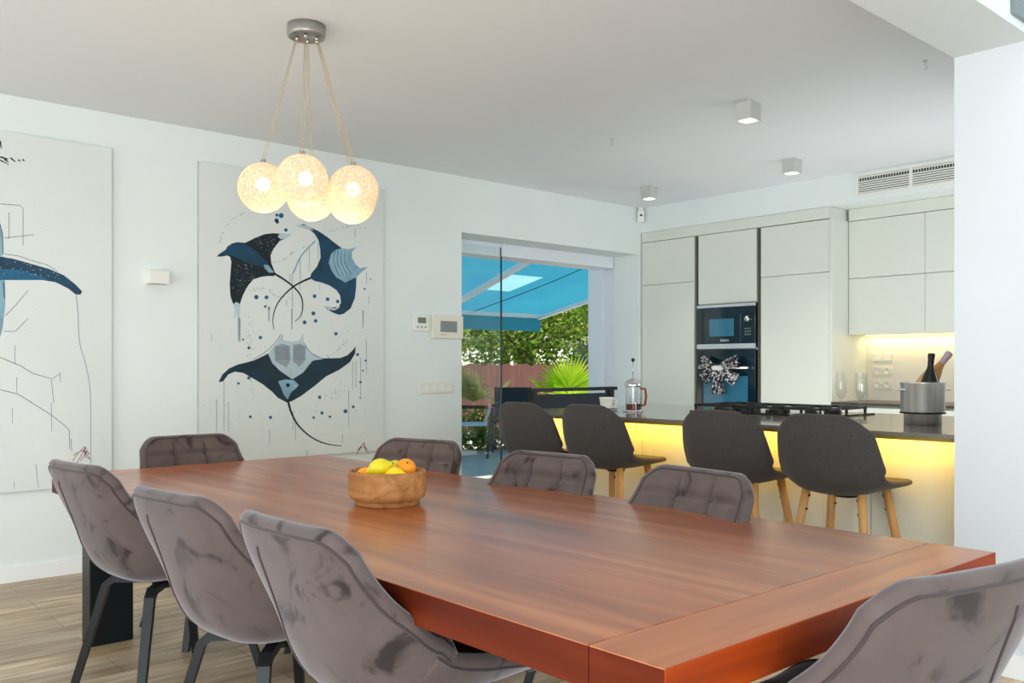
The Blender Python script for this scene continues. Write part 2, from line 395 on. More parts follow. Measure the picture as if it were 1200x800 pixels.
# ------------------------------------------------------------------ shells for chairs and stools
def spline(pts, n):
    out = []; m = len(pts)
    ex = [tuple(2*a-b for a, b in zip(pts[0], pts[1]))]+list(pts)+[tuple(2*a-b for a, b in zip(pts[-1], pts[-2]))]
    for i in range(n):
        t = i/(n-1)*(m-1); k = min(int(t), m-2); u = t-k
        p0, p1, p2, p3 = ex[k:k+4]
        out.append(tuple(.5*((2*b)+(-a+c)*u+(2*a-5*b+4*c-d)*u*u+(-a+3*b-3*c+d)*u**3) for a, b, c, d in zip(p0, p1, p2, p3)))
    return out
def shell(keys, n, m, th, p, rtop, rfront, quilt=None, rim_th=.6, crown=.012):
    # keys: (y, z, half width, edge lift) along the middle line. returns inner, outer grids
    K = 240; S = spline(keys, K); L = [0]
    for i in range(1, K): L.append(L[-1]+sqrt((S[i][0]-S[i-1][0])**2+(S[i][1]-S[i-1][1])**2))
    T = L[-1]
    def at(a):
        a = min(max(a, 0), T); lo, hi = 0, K-1
        while hi-lo > 1:
            q = (lo+hi)//2
            if L[q] <= a: lo = q
            else: hi = q
        u = (a-L[lo])/(L[hi]-L[lo])
        return [S[lo][k]+(S[hi][k]-S[lo][k])*u for k in range(4)]
    def base(a, s_):
        y, z, w_, c = at(a); A = at(a-.012); B = at(a+.012)
        ty, tz = B[0]-A[0], B[1]-A[1]; l = sqrt(ty*ty+tz*tz); lift = c*abs(s_)**p
        return Vector((w_*s_, y+tz/l*lift, z-ty/l*lift))
    def nrm(a, s_):
        a = min(max(a, .006), T-.006)
        du = base(a, s_+.02)-base(a, s_-.02); dv = base(a+.005, s_)-base(a-.005, s_)
        return du.cross(dv).normalized()
    inner, outer = [], []
    for i in range(n):
        Li = T*i/(n-1); r1, r2 = [], []
        for j in range(m):
            s_ = -1+2*j/(m-1); w_ = at(Li)[2]
            t = max(0, abs(s_)*w_-(w_-rtop))/rtop; tf = max(0, abs(s_)*w_-(w_-rfront))/rfront
            g = max(0, 1-(T-Li)/.26)**1.3; gf = max(0, 1-Li/.22)**1.3
            a = Li-(rtop*.85*t**2.3+crown*s_*s_)*g+(rfront*.85*tf**2.3)*gf
            P, N_ = base(a, s_), nrm(a, s_)
            e = min(1, min(i, n-1-i)/5, min(j, m-1-j)/4)
            q = quilt(s_, P.z, P.y)*e if quilt else 0
            tt = th*(rim_th+(1-rim_th)*min(1, min(i, n-1-i)/6, min(j, m-1-j)/6))
            r1.append(P-N_*q); r2.append(P+N_*tt)
        inner.append(r1); outer.append(r2)
    return inner, outer
def rim(inner, outer):
    def loop(G):
        n, m = len(G), len(G[0])
        return [G[0][j] for j in range(m)]+[G[i][m-1] for i in range(1, n)]+[G[n-1][j] for j in range(m-2, -1, -1)]+[G[i][0] for i in range(n-2, 0, -1)]
    A, B = loop(inner), loop(outer); k = len(A)
    mid = [(a+b)/2 for a, b in zip(A, B)]
    cen = sum(mid, Vector())/k
    mb = MB(); rows = []
    for i in range(k):
        pr, nx = mid[i-1], mid[(i+1) % k]; t = (nx-pr).normalized(); ax = (A[i]-B[i]); h = ax.length
        o = t.cross(ax)
        if o.length < 1e-9: o = mid[i]-cen
        o.normalize()
        if i and False: pass
        pts = []
        for a in range(5):
            q = pi*a/4
            pts.append(mid[i]+ax*.5*cos(q)+o*h*.5*sin(q))
        rows.append((pts, o))
    # orientation: outward means away from neighbouring inner point
    sgn = sum((r[1]).dot(m_-cen) for r, m_ in zip(rows, mid))
    vs = []
    for i, (pts, o) in enumerate(rows):
        h = (A[i]-B[i]).length; ax = A[i]-B[i]; o = o if sgn > 0 else -o
        for a in range(5):
            q = pi*a/4; vs.append(mid[i]+ax*.5*cos(q)+o*h*.5*sin(q))
    fs = []
    for i in range(k):
        j = (i+1) % k
        for a in range(4): fs.append((i*5+a, i*5+a+1, j*5+a+1, j*5+a))
    mb.add(vs, fs, 0, True)
    return mb, A, B

def make_dining_chair():
    root = thing('dining_chair', 'x', 'chair', (0,0,0), 0, 'velvet chairs around the dining table')
    keys = [(.245,.455,.205,.015),(.20,.475,.225,.03),(.10,.468,.245,.06),(-.02,.455,.25,.09),(-.12,.455,.25,.115),(-.19,.48,.25,.13),(-.232,.545,.25,.12),(-.258,.62,.242,.080),(-.282,.685,.228,.048),(-.310,.757,.216,.030),(-.342,.84,.208,.022)]
    def quilt(s, z, y):
        if z > .56:
            g = -.020*(exp(-((s-.34)/.045)**2)+exp(-((s+.34)/.045)**2))
            g += -.016*(exp(-((z-.765)/.009)**2)+exp(-((z-.665)/.009)**2))
            return g+.014
        g = -.008*(exp(-((s-.36)/.05)**2)+exp(-((s+.36)/.05)**2)) if y > -.18 else 0
        return g+.004
    n, m = 72, 56
    inn, out = shell(keys, n, m, .048, 3.0, .060, .06, quilt, .8, .005)
    cut = next(i for i in range(n) if inn[i][m//2].z > .535 and i > n//3)
    MB().grid(inn[:cut+1]).build('seat', velvet_m, root)
    MB().grid(inn[cut:]).build('backrest', velvet_m, root)
    MB().grid(out, 0, True).build('outer_shell', velvet_m, root)
    rm, A, B = rim(inn, out)
    rm.build('edge_roll', velvet_m, root)
    pp = MB(); pp.tube([b for b in B], .0042, 6, 0, closed=True)
    pp.build('piping', piping_m, root, label='dark piping cord along the shell rim')
    pq = MB(); pq.tube([a for a in A], .0034, 6, 0, closed=True); pq.build('piping', piping_m, root, label='dark piping cord along the inner rim')
    for sgn in (-1, 1):
        j = round((sgn*.34+1)/2*(m-1)); qs = MB()
        qs.tube([inn[i][j] for i in range(cut-6, n-2)], .0028, 6); qs.build('quilt_seam', piping_m, root, label='dark vertical quilting seam')
    for j in (16, m-17):
        sm = MB(); pts = [out[i][j] for i in range(n) if out[i][j].z < .79 and i > n//2-7]
        sm.tube(pts, .004, 6)
        sm.build('back_seam', piping_m, root, label='dark vertical seam cord on the chair back')['side'] = 'left' if j < m//2 else 'right'
    hub = MB(); hub.lathe([(.0001,.395),(.10,.395),(.10,.425),(.0001,.425)], 24); hub.lathe([(.03,.36),(.03,.41)], 16)
    hub.build('swivel_hub', black_metal, root)
    for sx in (-1, 1):
        for sy in (-1, 1):
            l = MB(); a = Vector((sx*.03, sy*.03, .390)); k = Vector((sx*.145, sy*.145, .392)); k2 = Vector((sx*.163, sy*.163, .372)); f = Vector((sx*.245, sy*.245, 0.0))
            side = (-sy*1.0, sx*1.0, 0)
            P = [a, k, k2, f]; W = [.030,.034,.034,.026]
            vs = []
            dirr = Vector((sx, sy, 0)).normalized(); sd = Vector((-sy, sx, 0)).normalized()
            nrm = [Vector((0,0,1)), (Vector((0,0,1))+dirr*.5).normalized(), (dirr+Vector((0,0,.4))).normalized(), dirr]
            for p, ww, nn in zip(P, W, nrm):
                for u, v in ((-1,-1),(1,-1),(1,1),(-1,1)): vs.append(p+sd*u*ww/2+nn*v*.013)
            fs = []
            for i in range(3):
                for q in range(4): fs.append((i*4+q, i*4+(q+1) % 4, (i+1)*4+(q+1) % 4, (i+1)*4+q))
            fs += [(3,2,1,0), (12,13,14,15)]
            l.add(vs, fs); l.build('leg', black_metal, root)
    return root
chair0 = make_dining_chair()
chairs = [
 (-3.36,1.285,7.5, 'taupe velvet dining chair on the near long side, farthest from camera by the floor gap'),
 (-2.43,1.258,6.5, 'taupe velvet dining chair in the middle of the near long side'),
 (-1.79,1.278,1.0, 'largest taupe velvet chair on the near long side, cropped by the bottom edge'),
 (-3.218,2.079,196, 'velvet chair on the far long side directly behind the fruit bowl'),
 (-2.427,2.048,186, 'velvet chair in the middle of the far long side of the table'),
 (-1.796,2.035,173.4, 'velvet chair on the far long side, closest to the white wall on the right'),
 (-3.925,1.717,-90, 'velvet chair at the far head of the table below the manta ray painting'),
 (-.937,1.622,78, 'velvet chair at the near head of the table in the bottom right corner'),
]
for i, (x, y, r, lab) in enumerate(chairs):
    o = chair0 if i == 0 else copy_tree(chair0)
    o.location = (x, y, 0); o.rotation_euler = (0, 0, radians(r)); o['label'] = lab
for o in [q for q in bpy.data.objects if q.name.startswith('back_seam')]:      # one seam cord per shell, on the side the photo shows it
    if o['side'] != ('right' if o.parent.name == 'dining_chair.007' else 'left'): bpy.data.objects.remove(o)
    else: del o['side']

# ------------------------------------------------------------------ bar stools
def make_stool():
    root = thing('bar_stool', 'x', 'stool', (0,0,0), 0, 'bar stools at the kitchen counter')
    keys = [(.225,.672,.17,-.004),(.19,.688,.198,.002),(.10,.680,.212,.012),(-.02,.672,.216,.028),(-.12,.670,.220,.05),(-.173,.692,.224,.07),(-.205,.745,.224,.075),(-.219,.825,.216,.06),(-.230,.91,.200,.045),(-.234,.970,.178,.03)]
    n, m = 46, 28
    inn, out = shell(keys, n, m, .040, 2.4, .085, .08, None, .6, .006)
    cut = next(i for i in range(n) if i > n//3 and inn[i][m//2].z > .74)
    MB().grid(inn[:cut+1]).build('seat', stool_fab, root)
    MB().grid(inn[cut:]).build('backrest', stool_fab, root)
    MB().grid(out, 0, True).build('outer_shell', stool_fab, root)
    rm, A, B = rim(inn, out); rm.build('edge_roll', stool_fab, root)
    fr = MB()
    fr.lathe([(.0001,.612),(.05,.612),(.05,.634),(.0001,.634)], 20)
    fr.build('seat_frame', black_metal, root)
    for sx in (-1, 1):
        for sy in (-1, 1):
            a, b = Vector((sx*.125, sy*.11, .655)), Vector((sx*.215, sy*.205, 0))
            l = MB(); l.tube([a+(b-a)*t for t in (0, .25, .5, .75, 1)], [.0185,.0185,.017,.0145,.0115], 14)
            lg = l.build('leg', beech, root)
            for t in (.06, .15):
                q = a+(b-a)*t; MB().sphere(q+Vector((-sx*.019, 0, 0)), .006, 8, 6).build('bolt', black_metal, lg)
    fb = MB()
    for z in (.24,):
        t = (.655-z)/.655; x = .125+.09*t; y = .11+.095*t
        fb.tube([(-x, y, z), (x, y, z)], .008, 8)
    fb.build('footrest', black_metal, root)
    return root
st0 = make_stool()
stools = [(-1.965,3.715,0,'charcoal bar stool with wooden legs, standing next to the white wall on the right'),
          (-2.475,3.70,0,'charcoal bar stool in front of the gas hob, second from the right wall'),
          (-3.285,3.69,0,'charcoal bar stool just in front of the coffee cup'),
          (-3.755,3.64,0,'charcoal bar stool beside the glass garden door at the counter end')]
for i, (x, y, r, lab) in enumerate(stools):
    o = st0 if i == 0 else copy_tree(st0)
    o.location = (x, y, 0); o.rotation_euler = (0, 0, radians(r)); o['label'] = lab

# ------------------------------------------------------------------ kitchen: tall units
def door(mb_or_name, a, b, parent, name='door', m=None):
    return MB().box(a, b, 0, .0015).build(name, m or cab_m, parent)
def tall(x0, x1, doors, lab):
    t = thing('tall_cabinet', lab, 'cabinet', ((x0+x1)/2, YK+.3, 0), 0, 'tall kitchen cabinets')
    ox, oy = (x0+x1)/2, YK+.3
    c = MB(); c.box((x0-ox, YK+.022-oy, 0), (x1-ox, 7.098-oy, 2.336)); c.build('carcass', cab_in, t)
    for z0, z1, a, b in doors: door('door', (a-ox, YK-oy, z0), (b-ox, YK+.02-oy, z1), t)
    return t
tall(-5.486, -4.862, [(.11,1.933,-5.484,-4.884),(1.938,2.334,-5.484,-4.884)], 'tall white cabinet beside the garden door opening')
t2 = thing('oven_housing', 'tall white cabinet that houses the microwave and the oven', 'cabinet', (-4.544, YK+.3, 0), 0)
ox, oy = -4.544, YK+.3
hc = MB(); x0, x1 = -4.862, -4.227
hc.box((x0-ox, .022-.3, 0), (x0+.018-ox, .27, 2.336)); hc.box((x1-.018-ox, .022-.3, 0), (x1-ox, .27, 2.336)); hc.box((x0+.018-ox, .24, 0), (x1-.018-ox, .27, 2.336))
for z in (0, .74, 1.32, 1.722, 2.318): hc.box((x0+.018-ox, .022-.3, z), (x1-.018-ox, .24, z+.018))
hc.build('carcass', cab_in, t2)
door('door', (-4.838-ox, -.3, 1.728), (-4.249-ox, -.28, 2.334), t2)
door('drawer', (-4.838-ox, -.3, .11), (-4.249-ox, -.28, .738), t2, 'drawer')
for gx in (-4.862, -4.227):
    h = MB(); h.box((gx-.019-ox, -.283, .1), (gx+.019-ox, -.276, 2.334)); h.box((gx-.004-ox, -.295, .1), (gx+.004-ox, -.283, 2.334))
    h.build('handle_channel', gap_m, t2, label='dark vertical finger pull channel')
tall(-4.227, -3.591, [(.11,1.917,-4.205,-3.593),(1.923,2.330,-4.205,-3.593)], 'tall white cabinet next to the under lit backsplash niche')
struct('trim_4', box((-5.486, YK, 2.339), (-3.591, 7.098, 2.43), .0015), cab_m, 'white filler panel over the tall cabinets')
MBs = MB(); MBs.box((-3.591, YK, 0), (-3.570, 7.098, 2.336), 0, .001); tag(MBs.build('end_panel', cab_m), 'white side panel closing the tall cabinets beside the niche', 'panel')

def text_mesh(txt, size, name, m, parent, M):
    cu = bpy.data.curves.new(name, 'FONT'); cu.body = txt; cu.size = size; cu.align_x = 'CENTER'; cu.align_y = 'CENTER'; cu.extrude = .0004
    o = bpy.data.objects.new('tmp', cu); COL.objects.link(o)
    dg = bpy.context.evaluated_depsgraph_get(); me = bpy.data.meshes.new_from_object(o.evaluated_get(dg))
    bpy.data.objects.remove(o); me.materials.clear(); me.materials.append(m)
    q = bpy.data.objects.new(name, me); COL.objects.link(q); q.parent = parent; q.matrix_local = M
    return q
RX = Matrix.Rotation(pi/2, 4, 'X')
# microwave
mw = thing('microwave', 'built in black glass microwave with steel strips above the oven', 'microwave', (-4.544, YK, 1.345))
MB().box((-.29,.0,0),(.29,.45,.37)).build('body', black_metal, mw)
MB().box((-.295,-.016,.03),(.153,.0,.345),0,.002).build('door', dark_glass, mw)
MB().box((.157,-.016,.03),(.295,.0,.345),0,.002).build('control_panel', dark_glass, mw)
MB().box((-.165,-.018,.095),(.085,-.0155,.245),0,.001).build('door_window', oven_win, mw, label='lighter blue tinted window')
MB().box((-.295,-.022,-.012),(.295,.0,.030),0,.002).build('trim_strip', steel_strip, mw, label='steel strip under the door')
MB().box((-.295,-.022,.345),(.295,.0,.370),0,.002).build('trim_strip', steel_strip, mw, label='steel strip over the door')
kb = MB(); kb.lathe([(.0001,.028),(.02,.028),(.024,.020),(.024,0)], 24); k = kb.build('knob', chrome, mw); k.rotation_euler = (pi/2,0,0); k.location = (.225,-.016,.235)
for r in range(3):
    for c in range(3):
        MB().box((.195+c*.022,-.0175,.10+r*.025),(.207+c*.022,-.0155,.110+r*.025)).build('button', screen_m, mw)
text_mesh('BOSCH', .026, 'lettering', plastic_w, mw, Matrix.Translation((-.01,-.0165,.058)) @ RX)
# oven
ov = thing('oven', 'built in black glass oven with blue tinted window below the microwave', 'oven', (-4.544, YK, .745))
MB().box((-.29,0,0),(.29,.5,.575)).build('body', black_metal, ov)
MB().box((-.295,-.016,.465),(.295,0,.583),0,.002).build('control_panel', dark_glass, ov)
MB().box((-.295,-.018,.0),(.295,0,.460),0,.002).build('door', dark_glass, ov)
MB().box((-.225,-.0195,.06),(.225,-.0175,.355),0,.001).build('door_window', oven_win, ov, label='lighter blue tinted window')
hd = MB(); hd.tube([(-.25,-.055,.425),(.25,-.055,.425)], .010, 12)
for x in (-.22,.22): hd.tube([(x,-.016,.425),(x,-.055,.425)], .007, 8)
hd.build('handle', steel, ov)
# towel bow
def pattern_mat():
    m = bpy.data.materials.new('black_white_cloth'); nt, N, L, b = nodes(m); setin(b, 'Roughness', .9)
    tc = N.new('ShaderNodeTexCoord'); n = N.new('ShaderNodeTexVoronoi'); n.inputs['Scale'].default_value = 42
    cr = N.new('ShaderNodeValToRGB'); e = cr.color_ramp.elements; cr.color_ramp.interpolation = 'LINEAR'
    e[0].position = .30; e[0].color = srgb(214,212,212); e[1].position = .55; e[1].color = srgb(36,36,40)
    L.new(tc.outputs['Object'], n.inputs['Vector']); L.new(n.outputs['Distance'], cr.inputs[0]); L.new(cr.outputs[0], b.inputs['Base Color']); return m
cloth_m = pattern_mat()
tw = thing('kitchen_towel', 'black and white patterned towel tied as a bow on the oven handle', 'towel', (-4.565, YK-.075, 1.17))
def ribbon(p0, p1, w0, w1, bulge, waves, th=.012, nn=14, mm=12, wob=.012):
    P = []
    p0, p1 = Vector(p0), Vector(p1)
    t_ = (p1-p0).normalized(); sd = Vector((t_.z, 0, -t_.x))
    for i in range(nn):
        u = i/(nn-1); c = p0+(p1-p0)*u; wd = w0+(w1-w0)*u; row = []
        for j in range(mm):
            v = -1+2*j/(mm-1)
            y = -bulge*sin(pi*u)-wob*sin(v*waves*pi+u*2)*(.3+u)
            row.append(c+sd*v*wd/2+Vector((0, y, 0)))
        P.append(row)
    m = MB(); m.grid(P); Q = [[p+Vector((0, th, 0)) for p in r] for r in P]; m.grid(Q, 0, True); return m
for sx in (-1, 1):
    ribbon((sx*.01,-.01,0), (sx*.185,-.01,.055), .05, .11, .035, 3).build('bow_loop', cloth_m, tw)
    ribbon((sx*.02,-.005,-.005), (sx*.17,-.005,-.105), .05, .12, .03, 2.5).build('bow_loop', cloth_m, tw)
ribbon((0,-.005,-.01), (.0,-.005,-.225), .07, .125, .01, 4).build('tail', cloth_m, tw)
kn = MB(); kn.box((-.055,-.035,-.022),(.055,.0,.018),0,.008); kn.build('band', plastic_w, tw, label='plain white band around the bow')

# ------------------------------------------------------------------ wall cabinets, niche
YU = 6.78
for i, (x0, x1) in enumerate(((-3.566,-2.963),(-2.963,-2.36),(-2.36,-1.757))):
    t = thing('wall_cabinet', ['white wall cabinet over the sockets, beside the tall end panel', 'white wall cabinet above the wine cooler pot, second from the end panel', 'white wall cabinet hidden behind the right wall'][i], 'cabinet', ((x0+x1)/2, YU+.16, 1.434), 0, 'white wall cabinets over the niche')
    h = (x1-x0)/2
    MB().box((-h,-.138,0),(h,.158,.90)).build('carcass', cab_in, t)
    MB().box((-h+.0015,-.16,0),(h-.0015,-.14,.440),0,.0012).build('door', cab_m, t)
    MB().box((-h+.0015,-.16,.446),(h-.0015,-.14,.898),0,.0012).build('door', cab_m, t)
struct('trim_5', box((-3.566, YU, 2.337), (-1.497, 7.098, 2.43), .001), cab_m, 'white filler panel over the wall cabinets')
struct('trim_6', box((-3.568, 7.085, .905), (-1.497, 7.0995, 1.434)), mat('backsplash_white', srgb(230,226,214), .3, var=.01), 'glossy white backsplash lit by warm strip light')
ls = MB(); ls.box((-3.55, 7.02, 1.424), (-1.5, 7.04, 1.4335)); tag(ls.build('light_strip', led_warm), 'warm light strip under the wall cabinets', 'light')
dquartz = mat('dark_quartz', srgb(66,60,52), .3, var=.08, scale=80)
wt = MB(); wt.box((-3.568, YK-.02, .882), (-1.499, 7.084, .905), 0, .002); tag(wt.build('worktop', dquartz), 'dark quartz worktop under the lit backsplash', 'worktop')
for i in range(3):
    x0 = -3.566+i*.688; x1 = x0+.686; h = .343
    t = thing('base_cabinet', ['white base cabinet below the backsplash sockets','white base cabinet behind the steel pot','white base cabinet in the hidden kitchen corner'][i], 'cabinet', ((x0+x1)/2, YK+.3, 0), 0, 'white base cabinets along the back wall')
    MB().box((-h,-.278,.1),(h,.27,.8815)).build('carcass', cab_in, t); MB().box((-h,-.23,0),(h,.27,.0995)).build('plinth', gap_m, t)
    for z0, z1 in ((.105,.36),(.364,.62),(.624,.868)): MB().box((-h+.002,-.30,z0),(h-.002,-.28,z1),0,.0012).build('drawer', cab_m, t)
def plate(name, lab, cat, x0, x1, z0, z1, n, sock):
    t = thing(name, lab, cat, ((x0+x1)/2, 7.0845, (z0+z1)/2), 0)
    w_, h_ = (x1-x0)/2, (z1-z0)/2
    MB().box((-w_,-.009,-h_),(w_,0,h_),0,.003).build('frame', plastic_c, t)
    for i in range(n):
        c = -w_+(2*w_)*(i+.5)/n
        if sock:
            q = MB(); q.lathe([(.0001,.002),(.021,.002),(.024,.006),(.027,.006),(.027,0)], 24); o = q.build('socket', plastic_w, t); o.rotation_euler = (pi/2,0,0); o.location = (c,-.009,0)
            hl = MB()
            for sx in (-1,1): hl.sphere((sx*.0095,-.0115,0), .0032, 8, 6)
            hl.build('socket_hole', rubber, t)
        else: MB().box((c-w_/n*.82,-.013,-h_*.72),(c+w_/n*.82,-.009,h_*.72),0,.002).build('rocker', plastic_w, t)
    return t
plate('light_switch', 'double switch plate at the top of the backsplash stack', 'switch', -3.517,-3.354,1.215,1.297,2,False)
plate('power_socket', 'double power socket in the middle of the backsplash stack', 'socket', -3.517,-3.354,1.105,1.187,2,True)
plate('power_socket', 'double power socket at the bottom of the backsplash stack', 'socket', -3.517,-3.354,.994,1.076,2,True)

# vent
vt = thing('air_vent', 'white slatted air conditioning grille high on the bulkhead', 'vent', (-2.95, YK+.002, 2.555))
f_ = MB(); W, Hh = .424, .088
for a, b in (((-W,-.012,-Hh),(W,0,-Hh+.022)),((-W,-.012,Hh-.022),(W,0,Hh)),((-W,-.012,-Hh+.022),(-W+.022,0,Hh-.022)),((W-.022,-.012,-Hh+.022),(W,0,Hh-.022)),((-.012,-.012,-Hh+.022),(.012,0,Hh-.022))): f_.box(a, b)
f_.build('frame', plastic_w, vt); MB().box((-W+.02,-.002,-Hh+.02),(W-.02,0,Hh-.02)).build('backing', mat('vent_dark', srgb(60,58,50), .8), vt)
for i in range(8):
    z = -.058+i*.0165
    if i in (6,): continue
    s_ = MB()
    for a, b in ((-W+.022,-.012),(.012,W-.022)):
        s_.beam((a,-.007,z),(b,-.007,z), .010, .0095)
    s_.build('slat', plastic_w, vt)
s_ = MB()
for i in range(40):
    x = -W+.03+i*(2*W-.06)/39
    s_.box((x-.002,-.011,.034),(x+.002,-.004,.052))
s_.build('grille_bars', plastic_w, vt)

# ------------------------------------------------------------------ peninsula
PX0, PX1, PY0, PY1, CZ = -4.25, -1.499, 3.72, 5.15, .905
sl = MB(); sl.box((PX0, PY0, CZ-.018), (PX1, PY1, CZ), 0, .0015)
tag(sl.build('counter_top', quartz), 'long dark polished quartz counter top with breakfast overhang', 'counter')
rl = MB(); rl.box((PX0+.02, PY0+.022, CZ-.033), (PX1, PY0+.034, CZ-.0185)); tag(rl.build('light_rail', mat('brass_rail', srgb(170,140,60), .5, var=.05)), 'slim olive rail under the front edge of the counter top', 'rail')
bx = [-4.212,-3.764,-3.316,-2.868,-2.419,-1.971,-1.523]
pl = ['by the counter end next to the garden door','behind the two stools by the door','right of the coffee cup stool','behind the stool by the hob','left of the stool beside the right wall','against the white right wall']
for i in range(6):
    t = thing('island_cabinet', 'white panelled counter base unit '+pl[i], 'cabinet', ((bx[i]+bx[i+1])/2, 4.54, 0), 0, 'counter base units')
    h = (bx[i+1]-bx[i])/2
    MB().box((-h,-.57,.09),(h,.57,CZ-.0185)).build('carcass', cab_in, t)
    MB().box((-h+.002,-.59,.02),(h-.002,-.571,CZ-.03),0,.0012).build('front_panel', cab_m, t)
    MB().box((-h+.002,.571,.12),(h-.002,.588,CZ-.06),0,.0012).build('door', cab_m, t)
    MB().box((-h,-.53,0),(h,.5,.0895)).build('plinth', gap_m, t)
ls = MB(); ls.box((PX0+.05, 3.915, CZ-.026), (PX1-.01, 3.93, CZ-.0185)); tag(ls.build('light_strip', led_warm), 'warm light strip under the counter overhang', 'light')

# hob
hb = thing('gas_hob', 'black gas hob with cast iron pan supports on the counter', 'hob', (-2.93, 4.74, CZ))
HW, HD = .46, .26
MB().box((-HW,-HD,0),(HW,HD,.008),0,.002).build('plate', mat('hob_glass', srgb(24,24,26), .1), hb)
for (x, y, r) in ((-.32,.12,.035),(-.32,-.12,.045),(0,0,.06),(.28,.12,.045),(.28,-.12,.035)):
    b = MB(); b.lathe([(.0001,.03),(r*.7,.03),(r*.75,.024),(r,.022),(r*1.05,.012),(r*1.05,.0085)], 24, c=(x,y,0)); b.build('burner', cast_iron, hb)
for x0, x1 in ((-.45,-.17),(-.15,.15),(.13+.04,.43)):
    g = MB(); z = .040
    for y in (-.22,.22): g.beam((x0,y,z),(x1,y,z),.012,.014)
    for x in (x0+.006,x1-.006): g.beam((x,-.22,z),(x,.22,z),.012,.014)
    xm = (x0+x1)/2
    for y in (-.12,.12):
        g.beam((x0,y,z),(xm-.03,y,z),.010,.014); g.beam((xm+.03,y,z),(x1,y,z),.010,.014)
    g.beam((xm,-.22,z),(xm,-.14,z),.010,.014); g.beam((xm,.14,z),(xm,.22,z),.010,.014); g.beam((xm,-.06,z),(xm,.06,z),.010,.014)
    for x in (x0+.006,x1-.006):
        for y in (-.214,.214,0): g.beam((x,y,.0085),(x,y,z+.006),.012,.012)
    g.build('pan_support', cast_iron, hb)
for i in range(5):
    k = MB(); k.lathe([(.0001,.03),(.015,.03),(.018,.0085)], 16, c=(-.16+i*.08,-.243,0)); k.build('knob', cast_iron, hb)

# steel pot with bottles
PT = (-1.89, 4.30, CZ)
pt = thing('ice_bucket', 'stainless steel pot used as wine cooler on the counter', 'pot', PT)
r = .098
m_ = MB(); m_.lathe([(.0001,.001),(.083,.001),(.083,.048),(.086,.05)], 48)
m_.build('base', steel, pt)
m_ = MB(); m_.lathe([(.086,.05),(r-.004,.056),(r,.064),(r,.19),(r+.004,.197),(r+.004,.201),(r-.002,.201),(r-.004,.19),(r-.004,.07),(.0001,.066)], 48)
m_.build('body', steel, pt)
m_ = MB(); m_.tube([(cos(q)*(r+.001), sin(q)*(r+.001), .056) for q in [2*pi*i/48 for i in range(48)]], .004, 6, closed=True); m_.build('base_ring', black_metal, pt)
for a in (0, pi):
    ca = YAW+a
    m_ = MB(); pts = []
    for i in range(11):
        q = -pi/2+pi*i/10; lx = r-.002+.030*cos(q); ly = .035*sin(q)
        pts.append((lx*cos(ca)-ly*sin(ca), lx*sin(ca)+ly*cos(ca), .165))
    m_.tube(pts, .004, 8); m_.build('handle', steel, pt)
def bottle(name, lab, base, tip, scale, glass, foil, extra=None):
    base, tip = Vector(base), Vector(tip); ax = (tip-base).normalized()
    t = thing(name, lab, 'bottle', base); t.rotation_mode = 'QUATERNION'; t.rotation_quaternion = ax.to_track_quat('Z', 'Y')
    s = scale
    p = [(.0001,.004),(.036,0),(.043,.006),(.044,.02),(.044,.15),(.040,.175),(.028,.21),(.018,.235),(.0155,.25)]
    MB().lathe([(a*s, b*s) for a, b in p], 28).build('body', glass, t)
    q = [(.0158,.245),(.0165,.29),(.0185,.295),(.0185,.31),(.016,.316),(.0001,.318)]
    MB().lathe([(a*s, b*s) for a, b in q], 24).build('foil_neck', foil, t)
    return t
RV, FV = Vector((CC, SS, 0)), Vector((-SS, CC, 0))
P = Vector(PT)
bottle('wine_bottle', 'dark green bottle with black foil upright in the steel pot', P+RV*.012-FV*.02+Vector((0,0,.066)), P+RV*.03-FV*.02+Vector((0,0,.3)), .86, green_glass, foil_dark)
bottle('wine_bottle', 'pale rose bottle leaning right with pink foil neck in the pot', P+RV*(-.045)+FV*.03+Vector((0,0,.095)), P+RV*.135+FV*.03+Vector((0,0,.33)), .98, rose_glass, pink_foil)

# flutes
def flute(loc, lab):
    t = thing('champagne_flute', lab, 'glass', loc, 0, 'champagne flutes on the counter')
    b = MB(); b.lathe([(.0001,.107),(.010,.108),(.020,.118),(.027,.138),(.0285,.16),(.0255,.215),(.0235,.245)], 28)
    b.build('bowl', crystal, t)
    b = MB(); b.lathe([(.0001,.107),(.0045,.105),(.0036,.09),(.0036,.02),(.006,.008),(.020,.003),(.032,.0015),(.032,0),(.0001,0)], 24); b.build('stem', crystal, t)
    return t
flute((-2.395,4.47,CZ), 'champagne flute standing nearest to the gas hob')
flute((-2.153,4.222,CZ), 'champagne flute of the right pair, standing slightly nearer')
flute((-2.235,4.36,CZ), 'champagne flute of the right pair, standing slightly behind')

# french press and cup
fp = thing('french_press', 'glass and chrome french press coffee maker on the counter', 'coffee maker', (-3.613,4.215,CZ))
MB().lathe([(.0001,0),(.062,0),(.062,.008),(.054,.012),(.0001,.012)], 32).build('base', chrome, fp)
MB().lathe([(.047,.013),(.047,.155)], 32).build('beaker', crystal, fp)
MB().lathe([(.0001,.013),(.044,.013),(.044,.045),(.0001,.045)], 24).build('coffee', mat('coffee', srgb(92,34,20), .2, var=.3, scale=30), fp)
MB().lathe([(.050,.150),(.052,.156),(.050,.17),(.040,.188),(.022,.2),(.006,.204),(.006,.208),(.0001,.208)], 32).build('lid', chrome, fp)
MB().tube([(0,0,.2),(0,0,.305)], .0025, 8).build('plunger_rod', chrome, fp)
MB().sphere((0,0,.315), .012, 14, 10).build('plunger_knob', foil_dark, fp)
fr = MB()
for i in range(4):
    q = pi/4+i*pi/2+.3; fr.beam((cos(q)*.049, sin(q)*.049,.01),(cos(q)*.049, sin(q)*.049,.155), .004,.010)
